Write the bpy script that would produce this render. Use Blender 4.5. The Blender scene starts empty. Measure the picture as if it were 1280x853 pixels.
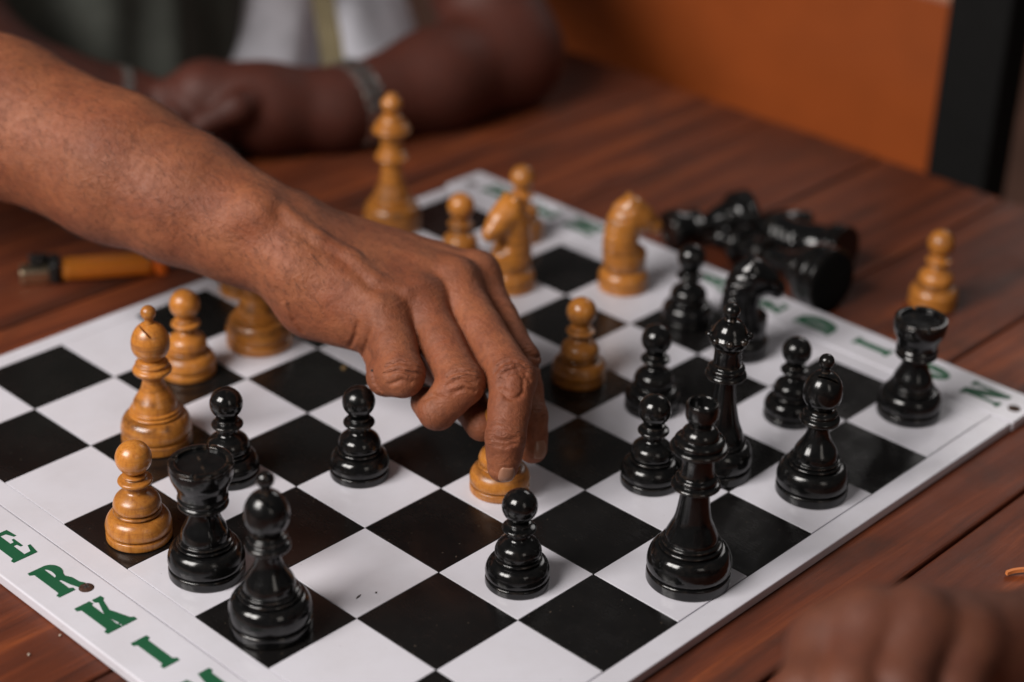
import bpy, bmesh, math, random
import numpy as np
from mathutils import Vector, Matrix

random.seed(7); np.random.seed(7)
scn = bpy.context.scene
COL = scn.collection

# ------------------------------------------------------------------ camera
RC = np.array([[0.6934407657925987, -0.7199873138771237, 0.027534926775580892],
               [-0.3235560707833941, -0.34531689287104816, -0.8809470543427442],
               [0.6437789786842559, 0.6019755072691502, -0.4724130769254635]])
CC = np.array([-0.6456522899168264, -0.6561158350395515, 0.5424569854924582])
FPX = 2316.68
cam = bpy.data.cameras.new('camera')
cam.sensor_width = 36.0
cam.lens = FPX * 36.0 / 1280.0
cam.clip_start = 0.02
cam.clip_end = 200
cam.dof.use_dof = True
cam.dof.focus_distance = 0.940
cam.dof.aperture_fstop = 3.3
cam.dof.aperture_blades = 0
camo = bpy.data.objects.new('camera', cam)
COL.objects.link(camo)
M = Matrix.Identity(4)
for r in range(3):
    M[r][0] = RC[0][r]; M[r][1] = -RC[1][r]; M[r][2] = -RC[2][r]; M[r][3] = CC[r]
camo.matrix_world = M
scn.camera = camo

# ------------------------------------------------------------------ world, lamps, exposure
w = bpy.data.worlds.new('World'); scn.world = w; w.use_nodes = True
bg = w.node_tree.nodes['Background']
bg.inputs[0].default_value = (1.0, 0.95, 0.92, 1)
bg.inputs[1].default_value = 0.052

def area(name, loc, target, sx, sy, power, color):
    l = bpy.data.lights.new(name, 'AREA'); l.shape = 'RECTANGLE'
    l.size = sx; l.size_y = sy; l.energy = power; l.color = color
    o = bpy.data.objects.new(name, l); COL.objects.link(o)
    o.location = loc
    o.rotation_euler = (Vector(target) - Vector(loc)).to_track_quat('-Z', 'Y').to_euler()
    return o
# a two-pane window to the left of the camera and a weak fill lamp added behind it
for q in (-1, 1):
    area('window_lamp', (-2.00 + q * 0.06, 0.34 - q * 0.36, 1.70), (0, 0, 0.02), 0.64, 1.1, 45, (1.0, 0.955, 0.915))
area('fill_lamp', (-0.7, -2.6, 1.5), (0, 0, 0), 0.7, 1.3, 5, (1.0, 0.92, 0.84))
area('far_window_lamp', (2.7, 0.55, 1.75), (0.2, 0.1, 0), 1.0, 1.0, 9, (1.0, 0.96, 0.94))

scn.view_settings.view_transform = 'Standard'
scn.view_settings.look = 'None'
scn.view_settings.gamma = 1
scn.view_settings.use_curve_mapping = False
scn.view_settings.exposure = 0.0
scn.cycles.max_bounces = 8

# ------------------------------------------------------------------ helpers
S = 0.055            # one square
TZ = -0.006          # table top (board top is z = 0)

def c2w(u, v, d):
    """photo pixel + depth in metres -> world point"""
    return CC + RC.T @ (np.array([(u - 640) / FPX, (v - 426.5) / FPX, 1.0]) * d)

def setp(o, label=None, cat=None, group=None, kind=None):
    if label: o['label'] = label
    if cat: o['category'] = cat
    if group: o['group'] = group
    if kind: o['kind'] = kind
    return o

def link(name, me, mat=None, parent=None):
    o = bpy.data.objects.new(name, me)
    COL.objects.link(o)
    if mat is not None and me is not None and len(me.materials) == 0: me.materials.append(mat)
    if parent is not None: o.parent = parent
    return o

def empty(name, loc=(0, 0, 0), rz=0.0):
    o = bpy.data.objects.new(name, None); COL.objects.link(o)
    o.location = loc; o.rotation_euler = (0, 0, rz)
    o.empty_display_size = 0.01
    return o

def mesh(name, verts, faces, smooth=True, mat=None):
    me = bpy.data.meshes.new(name)
    me.from_pydata([tuple(map(float, v)) for v in verts], [], [tuple(int(i) for i in f) for f in faces])
    me.validate()
    me.polygons.foreach_set('use_smooth', [smooth] * len(me.polygons))
    if mat: me.materials.append(mat)
    me.update()
    return me

def smooth_angle(me, deg):
    bm = bmesh.new(); bm.from_mesh(me)
    bmesh.ops.recalc_face_normals(bm, faces=bm.faces)
    for e in bm.edges:
        e.smooth = not (len(e.link_faces) == 2 and e.calc_face_angle(0) > math.radians(deg))
    for f in bm.faces: f.smooth = True
    bm.to_mesh(me); bm.free()
    return me

def box_mesh(name, x0, x1, y0, y1, z0, z1, bev=0.0, seg=2, mat=None):
    bm = bmesh.new()
    bmesh.ops.create_cube(bm, size=1)
    for v in bm.verts:
        v.co = Vector(((x0 + x1) / 2 + v.co.x * (x1 - x0), (y0 + y1) / 2 + v.co.y * (y1 - y0), (z0 + z1) / 2 + v.co.z * (z1 - z0)))
    if bev > 0:
        bmesh.ops.bevel(bm, geom=list(bm.edges), offset=bev, segments=seg, affect='EDGES', profile=0.5)
    me = bpy.data.meshes.new(name); bm.to_mesh(me); bm.free()
    if mat: me.materials.append(mat)
    return me

def chaikin(p, n=2, ends=True):
    p = [np.array(q, float) for q in p]
    for _ in range(n):
        q = [p[0]]
        for a, b in zip(p[:-1], p[1:]):
            q += [a * 0.78 + b * 0.22, a * 0.22 + b * 0.78]
        q.append(p[-1]); p = q
    return p

def lathe(name, prof, seg=56, mat=None, it=2, a0=0.0, a1=2 * math.pi, ang=38):
    """prof: list of (r, z) in millimetres"""
    pr = chaikin(prof, it)
    full = abs(a1 - a0 - 2 * math.pi) < 1e-6
    n = seg if full else max(3, int(seg * (a1 - a0) / (2 * math.pi)) + 1)
    V, F = [], []
    for r, z in pr:
        for k in range(n):
            a = a0 + (a1 - a0) * k / (seg if full else (n - 1))
            V.append((max(r, 0.0005) * math.cos(a) * 1e-3, max(r, 0.0005) * math.sin(a) * 1e-3, z * 1e-3))
    m = len(pr)
    for i in range(m - 1):
        for k in range(n if full else n - 1):
            k2 = (k + 1) % n
            F.append((i * n + k, i * n + k2, (i + 1) * n + k2, (i + 1) * n + k))
    if not full:
        F.append([i * n for i in range(m)]); F.append([i * n + n - 1 for i in range(m)][::-1])
    me = mesh(name, V, F, True)
    bm = bmesh.new(); bm.from_mesh(me)
    bmesh.ops.remove_doubles(bm, verts=bm.verts, dist=2e-6)
    bm.to_mesh(me); bm.free()
    smooth_angle(me, ang)
    if mat: me.materials.append(mat)
    return me

# ---- signed distance modelling: tapered capsules blended, then surface nets
def rcone(P, a, b, r1, r2):
    ba = b - a; l2 = float(ba @ ba)
    if l2 < 1e-12:
        return np.linalg.norm(P - a, axis=-1) - max(r1, r2)
    rr = r1 - r2; a2 = l2 - rr * rr
    if a2 <= 0:
        return np.linalg.norm(P - (a if r1 > r2 else b), axis=-1) - max(r1, r2)
    il2 = 1.0 / l2
    pa = P - a; y = pa @ ba; z = y - l2
    x2 = np.maximum((pa * pa).sum(-1) * l2 * l2 - 0, 0)
    t = pa * l2 - y[..., None] * ba
    x2 = (t * t).sum(-1); y2 = y * y * l2; z2 = z * z * l2
    k = np.sign(rr) * rr * rr * x2
    d = (np.sqrt(x2 * a2 * il2) + y * rr) * il2 - r1
    m1 = np.sign(z) * a2 * z2 > k
    m2 = np.sign(y) * a2 * y2 < k
    d = np.where(m1, np.sqrt(x2 + z2) * il2 - r2, np.where(m2, np.sqrt(x2 + y2) * il2 - r1, d))
    return d

def smin(a, b, k):
    h = np.maximum(k - np.abs(a - b), 0.0) / k
    return np.minimum(a, b) - h * h * k * 0.25

class SDF:
    """groups of tapered capsules; within a group blended with each primitive's k, groups blended with kg.
    sub: carved primitives"""
    def __init__(self, kg=0.003, scale=(1, 1, 1), star=0.0):
        self.g = {}; self.order = []; self.kg = {}; self.kd = kg; self.sub = []; self.sc = np.array(scale, float); self.star = star
    def add(self, g, a, b, r1, r2, k=0.006, kg=None):
        if g not in self.g: self.g[g] = []; self.order.append(g); self.kg[g] = kg or self.kd
        self.g[g].append((np.array(a, float), np.array(b, float), r1, r2, k))
    def chain(self, g, pts, rs, k=0.006, kg=None):
        for i in range(len(pts) - 1): self.add(g, pts[i], pts[i + 1], rs[i], rs[i + 1], k, kg)
    def carve(self, a, b, r, k=0.002): self.sub.append((np.array(a, float), np.array(b, float), r, k))
    def near(self, P, a, b, R_):
        lo = np.minimum(a, b) - R_; hi = np.maximum(a, b) + R_
        return np.flatnonzero((P[:, 0] > lo[0]) & (P[:, 0] < hi[0]) & (P[:, 1] > lo[1]) & (P[:, 1] < hi[1]) & (P[:, 2] > lo[2]) & (P[:, 2] < hi[2]))
    def at(self, P, cull=True):
        """distance at points; with cull, values further than about 12 mm are only bounded"""
        P = P / self.sc
        far = 0.05 if cull else 10.0
        d = None
        for g in self.order:
            dg = np.full(len(P), far)
            for a, b, r1, r2, k in self.g[g]:
                if cull:
                    ix = self.near(P, a, b, max(r1, r2) + k + 0.012)
                    if len(ix): dg[ix] = smin(dg[ix], rcone(P[ix], a, b, r1, r2), k)
                else: dg = smin(dg, rcone(P, a, b, r1, r2), k)
            if d is None: d = base = dg
            elif self.star: d = smin(d, smin(base, dg, self.kg[g]), self.star)
            else: d = smin(d, dg, self.kg[g])
        for a, b, r, k in self.sub:
            ix = self.near(P, a, b, r + k + 0.004)
            if len(ix): d[ix] = -smin(-d[ix], rcone(P[ix], a, b, r, r), k)
        return d
    def grad(self, P, e=4e-4):
        k = np.array([[1, -1, -1], [-1, -1, 1], [-1, 1, -1], [1, 1, 1]], float)
        g = sum(kk * self.at(P + kk * e)[:, None] for kk in k)
        return g / (np.linalg.norm(g, axis=1, keepdims=True) + 1e-12)
    def bounds(self):
        lo = np.full(3, 1e9); hi = -lo
        for L in self.g.values():
            for a, b, r1, r2, k in L:
                lo = np.minimum(lo, np.minimum(a, b) - max(r1, r2)); hi = np.maximum(hi, np.maximum(a, b) + max(r1, r2))
        return lo * self.sc, hi * self.sc
    def polygonise(self, h, project=2, clip=None):
        lo, hi = self.bounds()
        if clip is not None: lo = np.maximum(lo, clip[0]); hi = np.minimum(hi, clip[1])
        lo = lo - 3 * h; n = np.ceil((hi - lo) / h).astype(int) + 4
        ax = [lo[i] + h * np.arange(n[i]) for i in range(3)]
        vol = None
        for g in self.order:
            vg = np.full(n, 0.05, np.float32)
            for a, b, r1, r2, k in self.g[g]:
                R_ = max(r1, r2) + k + 0.012
                A = (np.minimum(a, b) - R_) * self.sc; B = (np.maximum(a, b) + R_) * self.sc
                i0 = np.clip(np.floor((A - lo) / h).astype(int), 0, n); i1 = np.clip(np.ceil((B - lo) / h).astype(int) + 1, 0, n)
                if (i1 <= i0).any(): continue
                G = np.stack(np.meshgrid(*[ax[i][i0[i]:i1[i]] for i in range(3)], indexing='ij'), -1) / self.sc
                e = rcone(G, a, b, r1, r2).astype(np.float32)
                sl = tuple(slice(i0[i], i1[i]) for i in range(3))
                vg[sl] = smin(vg[sl], e, k)
            if vol is None: vol = vbase = vg
            elif self.star: vol = smin(vol, smin(vbase, vg, self.kg[g]), self.star)
            else: vol = smin(vol, vg, self.kg[g])
        for a, b, r, k in self.sub:
            R_ = r + k + 0.01
            A = (np.minimum(a, b) - R_) * self.sc; B = (np.maximum(a, b) + R_) * self.sc
            i0 = np.clip(np.floor((A - lo) / h).astype(int), 0, n); i1 = np.clip(np.ceil((B - lo) / h).astype(int) + 1, 0, n)
            if (i1 <= i0).any(): continue
            G = np.stack(np.meshgrid(*[ax[i][i0[i]:i1[i]] for i in range(3)], indexing='ij'), -1) / self.sc
            sl = tuple(slice(i0[i], i1[i]) for i in range(3))
            vol[sl] = -smin(-vol[sl], rcone(G, a, b, r, r).astype(np.float32), k)
        if clip is not None:
            vol[0] = vol[-1] = 0.05; vol[:, 0] = vol[:, -1] = 0.05; vol[:, :, 0] = vol[:, :, -1] = 0.05
        ins = vol < 0
        c = np.zeros(np.array(n) - 1, np.uint8)
        for dx in (0, 1):
            for dy in (0, 1):
                for dz in (0, 1):
                    c += ins[dx:n[0] - 1 + dx, dy:n[1] - 1 + dy, dz:n[2] - 1 + dz]
        act = (c > 0) & (c < 8)
        idx = np.full(act.shape, -1, np.int64); cells = np.argwhere(act); idx[act] = np.arange(len(cells))
        acc = np.zeros((len(cells), 3)); cnt = np.zeros(len(cells))
        cor = [(x, y, z) for x in (0, 1) for y in (0, 1) for z in (0, 1)]
        for p in cor:
            for q in cor:
                if sum(np.abs(np.subtract(p, q))) != 1 or p > q: continue
                va = vol[cells[:, 0] + p[0], cells[:, 1] + p[1], cells[:, 2] + p[2]].astype(float)
                vb = vol[cells[:, 0] + q[0], cells[:, 1] + q[1], cells[:, 2] + q[2]].astype(float)
                m = (va < 0) != (vb < 0)
                t = np.where(m, va / np.where(m, va - vb, 1), 0)
                pos = np.array(p) + t[:, None] * (np.array(q) - np.array(p))
                acc += pos * m[:, None]; cnt += m
        V = lo + (cells + acc / cnt[:, None]) * h
        Fs = []
        for axn in range(3):
            sl0 = [slice(None)] * 3; sl1 = [slice(None)] * 3
            sl0[axn] = slice(0, n[axn] - 1); sl1[axn] = slice(1, n[axn])
            a_ = ins[tuple(sl0)]; b_ = ins[tuple(sl1)]
            ed = np.argwhere(a_ != b_)
            o1, o2 = [(1, 2), (2, 0), (0, 1)][axn]
            ed = ed[(ed[:, o1] > 0) & (ed[:, o2] > 0) & (ed[:, o1] < n[o1] - 1) & (ed[:, o2] < n[o2] - 1)]
            if not len(ed): continue
            def cid(d1, d2):
                e = ed.copy(); e[:, o1] -= d1; e[:, o2] -= d2
                return idx[e[:, 0], e[:, 1], e[:, 2]]
            q = np.stack([cid(1, 1), cid(0, 1), cid(0, 0), cid(1, 0)], 1)
            flip = ~a_[ed[:, 0], ed[:, 1], ed[:, 2]]
            q[flip] = q[flip][:, ::-1]
            Fs.append(q)
        F = np.concatenate(Fs); F = F[(F >= 0).all(1)]
        for _ in range(project):
            d = self.at(V); g = self.grad(V)
            V = V - np.clip(d, -h, h)[:, None] * g * 0.9
        return V, F

# ------------------------------------------------------------------ materials
def newmat(name):
    m = bpy.data.materials.new(name); m.use_nodes = True
    nt = m.node_tree
    return m, nt, nt.nodes['Principled BSDF']

class NT:
    def __init__(self, nt): self.nt = nt
    def n(self, t, **kw):
        x = self.nt.nodes.new(t)
        for k, v in kw.items():
            if k in ('ins',):
                for kk, vv in v.items(): x.inputs[kk].default_value = vv
            else: setattr(x, k, v)
        return x
    def l(self, a, b): self.nt.links.new(a, b)
    def coord(self, which='Object', scale=(1, 1, 1), rot=(0, 0, 0)):
        tc = self.n('ShaderNodeTexCoord'); mp = self.n('ShaderNodeMapping')
        mp.inputs['Scale'].default_value = scale; mp.inputs['Rotation'].default_value = rot
        self.l(tc.outputs[which], mp.inputs['Vector']); return mp.outputs[0]
    def world(self, scale=(1, 1, 1)):
        g = self.n('ShaderNodeNewGeometry'); mp = self.n('ShaderNodeMapping')
        mp.inputs['Scale'].default_value = scale
        self.l(g.outputs['Position'], mp.inputs['Vector']); return mp.outputs[0]
    def noise(self, vec, scale, detail=4, rough=0.55, dist=0.0):
        x = self.n('ShaderNodeTexNoise'); x.inputs['Scale'].default_value = scale
        x.inputs['Detail'].default_value = detail; x.inputs['Roughness'].default_value = rough
        x.inputs['Distortion'].default_value = dist
        self.l(vec, x.inputs['Vector']); return x.outputs['Fac']
    def vor(self, vec, scale, feature='F1', rnd=1.0):
        x = self.n('ShaderNodeTexVoronoi'); x.feature = feature; x.inputs['Scale'].default_value = scale
        x.inputs['Randomness'].default_value = rnd
        self.l(vec, x.inputs['Vector']); return x.outputs['Distance']
    def ramp(self, fac, stops):
        x = self.n('ShaderNodeValToRGB'); e = x.color_ramp.elements
        while len(e) < len(stops): e.new(0.5)
        for el, (p, c) in zip(e, stops):
            el.position = p; el.color = c if len(c) == 4 else (*c, 1)
        self.l(fac, x.inputs['Fac']); return x.outputs['Color']
    def mrange(self, v, a, b, c, d):
        x = self.n('ShaderNodeMapRange')
        for i, q in zip((1, 2, 3, 4), (a, b, c, d)): x.inputs[i].default_value = q
        self.l(v, x.inputs[0]); return x.outputs[0]
    def math(self, op, a, b=None):
        x = self.n('ShaderNodeMath', operation=op)
        for i, q in enumerate((a, b)):
            if q is None: continue
            if isinstance(q, (int, float)): x.inputs[i].default_value = q
            else: self.l(q, x.inputs[i])
        return x.outputs[0]
    def mix(self, fac, a, b, blend='MIX'):
        x = self.n('ShaderNodeMix', data_type='RGBA', blend_type=blend)
        if isinstance(fac, (int, float)): x.inputs[0].default_value = fac
        else: self.l(fac, x.inputs[0])
        for i, q in ((6, a), (7, b)):
            if isinstance(q, tuple): x.inputs[i].default_value = q if len(q) == 4 else (*q, 1)
            else: self.l(q, x.inputs[i])
        return x.outputs[2]
    def bump(self, h, strength, dist, prev=None):
        x = self.n('ShaderNodeBump'); x.inputs['Strength'].default_value = strength; x.inputs['Distance'].default_value = dist
        self.l(h, x.inputs['Height'])
        if prev is not None: self.l(prev, x.inputs['Normal'])
        return x.outputs[0]
    def attr(self, name):
        x = self.n('ShaderNodeAttribute'); x.attribute_name = name; return x.outputs['Fac']

def mat_wood_piece():
    m, nt, b = newmat('boxwood_varnish'); N = NT(nt)
    oi = N.n('ShaderNodeObjectInfo')
    tc = N.n('ShaderNodeTexCoord')
    va = N.n('ShaderNodeVectorMath', operation='ADD'); N.l(tc.outputs['Object'], va.inputs[0])
    off = N.n('ShaderNodeVectorMath', operation='SCALE'); off.inputs[0].default_value = (1, 1, 1); N.l(oi.outputs['Random'], off.inputs[3]); N.l(off.outputs[0], va.inputs[1])
    mp = N.n('ShaderNodeMapping'); mp.inputs['Scale'].default_value = (1, 1, 0.16); N.l(va.outputs[0], mp.inputs[0])
    g = N.noise(mp.outputs[0], 480, 6, 0.68, 1.4)
    c = N.ramp(g, [(0.28, (0.36, 0.115, 0.017)), (0.48, (0.56, 0.205, 0.033)), (0.72, (0.66, 0.275, 0.052))])
    mp2 = N.n('ShaderNodeMapping'); mp2.inputs['Scale'].default_value = (0.35, 0.35, 3.2); N.l(va.outputs[0], mp2.inputs[0])
    st = N.noise(mp2.outputs[0], 75, 4, 0.6, 0.3)
    stf = N.mrange(st, 0.50, 0.68, 0.0, 0.66)
    c = N.mix(stf, c, (0.15, 0.055, 0.022))
    sep = N.n('ShaderNodeSeparateXYZ'); N.l(tc.outputs['Object'], sep.inputs[0])
    zz = N.math('MULTIPLY', sep.outputs[2], 10.0)
    K_ = (0, 0, 0, 1); W_ = (1, 1, 1, 1)
    bands = N.ramp(zz, [(0.0, K_), (0.042, K_), (0.050, W_), (0.060, K_), (0.125, K_), (0.152, W_), (0.175, W_), (0.188, K_), (0.245, K_), (0.285, W_), (0.310, K_), (0.335, K_), (0.348, W_), (0.362, K_)])
    gr = N.math('MULTIPLY', bands, N.mrange(N.noise(va.outputs[0], 110, 4, 0.65), 0.40, 0.62, 0.05, 0.80))
    c = N.mix(gr, c, (0.085, 0.032, 0.014))
    fine = N.noise(va.outputs[0], 900, 3, 0.6)
    sp = N.mrange(fine, 0.66, 0.74, 0.0, 0.55)
    c = N.mix(sp, c, (0.10, 0.035, 0.012))
    rv = N.mrange(oi.outputs['Random'], 0, 1, 0.72, 0.95)
    hs = N.n('ShaderNodeHueSaturation'); N.l(rv, hs.inputs['Value']); N.l(c, hs.inputs['Color']); c = hs.outputs[0]
    N.l(c, b.inputs['Base Color'])
    N.l(N.mrange(st, 0.3, 0.7, 0.22, 0.42), b.inputs['Roughness'])
    b.inputs['Coat Weight'].default_value = 0.25; b.inputs['Coat Roughness'].default_value = 0.22
    b.inputs['Subsurface Weight'].default_value = 0.06; b.inputs['Subsurface Radius'].default_value = (0.004, 0.002, 0.001)
    n1 = N.bump(g, 0.12, 0.0004); n2 = N.bump(fine, 0.12, 0.0003, n1)
    N.l(n2, b.inputs['Normal'])
    return m

def mat_black_piece():
    m, nt, b = newmat('black_lacquer'); N = NT(nt)
    oi = N.n('ShaderNodeObjectInfo'); tc = N.n('ShaderNodeTexCoord')
    va = N.n('ShaderNodeVectorMath', operation='ADD'); N.l(tc.outputs['Object'], va.inputs[0])
    off = N.n('ShaderNodeVectorMath', operation='SCALE'); off.inputs[0].default_value = (1, 1, 1); N.l(oi.outputs['Random'], off.inputs[3]); N.l(off.outputs[0], va.inputs[1])
    v = va.outputs[0]
    geo = N.n('ShaderNodeNewGeometry')
    wear = N.noise(v, 260, 5, 0.65)
    ed = N.mrange(geo.outputs['Pointiness'], 0.51, 0.56, 0.0, 1.0)
    ed = N.math('MULTIPLY', ed, N.mrange(wear, 0.47, 0.62, 0.0, 0.75))
    dust = N.mrange(N.noise(v, 130, 5, 0.7), 0.42, 0.70, 0.0, 0.40)
    c = N.mix(dust, (0.0035, 0.0035, 0.0037), (0.014, 0.014, 0.014))
    c = N.mix(ed, c, (0.060, 0.040, 0.028))
    N.l(c, b.inputs['Base Color'])
    r = N.math('ADD', N.mrange(N.noise(v, 95, 6, 0.7), 0.3, 0.72, 0.06, 0.20), N.math('MULTIPLY', N.math('POWER', oi.outputs['Random'], 2.0), 0.08))
    N.l(r, b.inputs['Roughness'])
    b.inputs['Specular IOR Level'].default_value = 0.5
    mp = N.n('ShaderNodeMapping'); mp.inputs['Scale'].default_value = (0.2, 0.2, 4); N.l(v, mp.inputs[0])
    n1 = N.bump(N.noise(mp.outputs[0], 300, 3, 0.5), 0.10, 0.0004)
    n2 = N.bump(N.noise(v, 180, 3, 0.5), 0.08, 0.0005, n1)
    N.l(n2, b.inputs['Normal'])
    return m

def mat_plastic(name, col, rough=0.2, dirt=0.10, sss=0.0):
    m, nt, b = newmat(name); N = NT(nt)
    v = N.world()
    d = N.mrange(N.noise(v, 22, 6, 0.65), 0.42, 0.72, 0, dirt)
    c = N.mix(d, col, (col[0] * 0.62, col[1] * 0.58, col[2] * 0.52))
    sp = N.mrange(N.noise(v, 640, 2, 0.5), 0.74, 0.78, 0, dirt * 3)
    c = N.mix(sp, c, (0.16, 0.13, 0.11))
    N.l(c, b.inputs['Base Color'])
    N.l(N.mrange(N.noise(v, 60, 5, 0.7), 0.3, 0.7, rough * 0.75, rough * 1.5), b.inputs['Roughness'])
    if sss: b.inputs['Subsurface Weight'].default_value = sss; b.inputs['Subsurface Radius'].default_value = (0.005, 0.005, 0.006)
    N.l(N.bump(N.noise(v, 30, 3, 0.5), 0.05, 0.002), b.inputs['Normal'])
    return m

def mat_dark_square():
    m, nt, b = newmat('black_inlay'); N = NT(nt)
    v = N.world()
    oi = N.n('ShaderNodeObjectInfo')
    d = N.mrange(N.noise(v, 45, 6, 0.7), 0.4, 0.75, 0.0, 0.45)
    c = N.mix(d, (0.0065, 0.006, 0.006), (0.014, 0.012, 0.0115))
    sp = N.mrange(N.noise(v, 430, 2, 0.5), 0.715, 0.75, 0.0, 0.45)
    c = N.mix(sp, c, (0.16, 0.12, 0.09))
    N.l(c, b.inputs['Base Color'])
    # fine brushed scratches
    mp = N.n('ShaderNodeMapping'); mp.inputs['Scale'].default_value = (14, 1, 1); mp.inputs['Rotation'].default_value = (0, 0, 0.7)
    g = N.n('ShaderNodeNewGeometry'); N.l(g.outputs['Position'], mp.inputs[0])
    s = N.noise(mp.outputs[0], 60, 5, 0.7)
    sm = N.mrange(N.noise(v, 38, 5, 0.7), 0.45, 0.7, 0.0, 0.16)
    N.l(N.math('ADD', N.mrange(s, 0.3, 0.7, 0.14, 0.24), sm), b.inputs['Roughness'])
    N.l(N.bump(s, 0.012, 0.0004), b.inputs['Normal'])
    return m

def mat_table():
    m, nt, b = newmat('varnished_plank_wood'); N = NT(nt)
    oi = N.n('ShaderNodeObjectInfo')
    g = N.n('ShaderNodeNewGeometry')
    off = N.n('ShaderNodeVectorMath', operation='SCALE'); off.inputs[0].default_value = (7, 3, 2); N.l(oi.outputs['Random'], off.inputs[3])
    va = N.n('ShaderNodeVectorMath', operation='ADD'); N.l(g.outputs['Position'], va.inputs[0]); N.l(off.outputs[0], va.inputs[1])
    mp = N.n('ShaderNodeMapping'); mp.inputs['Scale'].default_value = (0.9, 13, 6); N.l(va.outputs[0], mp.inputs[0])
    big = N.noise(mp.outputs[0], 3.2, 5, 0.55, 1.1)
    mp2 = N.n('ShaderNodeMapping'); mp2.inputs['Scale'].default_value = (2.2, 60, 20); N.l(va.outputs[0], mp2.inputs[0])
    fine = N.noise(mp2.outputs[0], 14, 7, 0.75, 0.5)
    c = N.ramp(big, [(0.30, (0.050, 0.0135, 0.0065)), (0.43, (0.122, 0.029, 0.012)), (0.54, (0.172, 0.040, 0.0145)), (0.63, (0.29, 0.070, 0.020)), (0.70, (0.165, 0.037, 0.0135)), (0.85, (0.13, 0.030, 0.012))])
    c = N.mix(N.mrange(fine, 0.35, 0.68, 0.0, 0.55), c, (0.068, 0.018, 0.009))
    mp3 = N.n('ShaderNodeMapping'); mp3.inputs['Scale'].default_value = (1, 1.7, 1); N.l(va.outputs[0], mp3.inputs[0])
    blot = N.mrange(N.noise(mp3.outputs[0], 16, 5, 0.65, 0.6), 0.50, 0.72, 0, 0.62)
    c = N.mix(blot, c, (0.052, 0.022, 0.0145))
    rv = N.mrange(oi.outputs['Random'], 0, 1, 0.76, 1.06)
    hs = N.n('ShaderNodeHueSaturation'); N.l(rv, hs.inputs['Value']); N.l(c, hs.inputs['Color'])
    N.l(hs.outputs[0], b.inputs['Base Color'])
    N.l(N.mrange(N.noise(va.outputs[0], 24, 5, 0.7), 0.3, 0.7, 0.42, 0.60), b.inputs['Roughness'])
    b.inputs['Specular IOR Level'].default_value = 0.32
    b.inputs['Coat Weight'].default_value = 0.03; b.inputs['Coat Roughness'].default_value = 0.3
    n1 = N.bump(fine, 0.45, 0.0006); n2 = N.bump(big, 0.15, 0.002, n1)
    N.l(n2, b.inputs['Normal'])
    return m

def mat_skin(name, base, dark, red, detail=1.0, sss=0.06):
    m, nt, b = newmat(name); N = NT(nt)
    v = N.world()
    big = N.noise(v, 42, 4, 0.6)
    c = N.mix(N.mrange(big, 0.35, 0.68, 0, 1), base, red)
    c = N.mix(N.mrange(N.noise(v, 17, 3, 0.6), 0.40, 0.66, 0.0, 0.35), c, dark)
    mott = N.noise(v, 230, 4, 0.65)
    c = N.mix(N.mrange(mott, 0.45, 0.75, 0.0, 0.55), c, dark)
    cw = N.attr('knuckle')
    cs = N.attr('crease')
    wob = N.math('MULTIPLY', N.math('SUBTRACT', N.noise(v, 120, 3, 0.6), 0.5), 8.0)
    sn = N.math('ABSOLUTE', N.math('SINE', N.math('MULTIPLY', N.math('ADD', cs, wob), 1.15)))
    line = N.math('MULTIPLY', N.mrange(sn, 0.0, 0.34, 1.0, 0.0), N.mrange(cw, 0.15, 0.8, 0.0, 1.0))
    line = N.math('MULTIPLY', line, N.mrange(N.noise(v, 210, 2, 0.5), 0.42, 0.60, 0.0, 1.0))
    c = N.mix(N.math('MULTIPLY', cw, 0.30), c, dark)
    c = N.mix(N.math('MULTIPLY', line, 0.6), c, tuple(x * 0.6 for x in dark))
    pores = N.vor(v, 1250, 'F1')
    c = N.mix(N.mrange(pores, 0.0, 0.35, 0.22, 0.0), c, dark)
    N.l(c, b.inputs['Base Color'])
    b.inputs['Subsurface Weight'].default_value = sss
    b.inputs['Subsurface Radius'].default_value = (0.006, 0.0025, 0.0014)
    N.l(N.mrange(mott, 0.3, 0.7, 0.52, 0.70), b.inputs['Roughness'])
    b.inputs['Specular IOR Level'].default_value = 0.42
    # crease lines over the finger joints
    nb = N.bump(N.math('MULTIPLY', line, -1.0), 0.6 * detail, 0.0009)
    cells = N.vor(v, 560, 'DISTANCE_TO_EDGE')
    nb = N.bump(N.mrange(cells, 0.0, 0.25, 0.0, 1.0), 0.16 * detail, 0.0004, nb)
    mp = N.n('ShaderNodeMapping'); mp.inputs['Scale'].default_value = (1, 1, 1); 
    wr = N.noise(v, 240, 5, 0.65, 0.8)
    nb = N.bump(wr, 0.60 * detail, 0.0010, nb)
    mpa = N.n('ShaderNodeMapping'); mpa.inputs['Scale'].default_value = (1, 0.35, 1); mpa.inputs['Rotation'].default_value = (0.3, 0.2, 0.75); N.l(v, mpa.inputs[0])
    nb = N.bump(N.noise(mpa.outputs[0], 520, 3, 0.6, 0.5), 0.62 * detail, 0.0004, nb)
    mpb = N.n('ShaderNodeMapping'); mpb.inputs['Scale'].default_value = (0.35, 1, 1); mpb.inputs['Rotation'].default_value = (0.1, 0.5, 0.75); N.l(v, mpb.inputs[0])
    nb = N.bump(N.noise(mpb.outputs[0], 470, 3, 0.6, 0.5), 0.62 * detail, 0.0004, nb)
    N.l(nb, b.inputs['Normal'])
    return m

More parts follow.
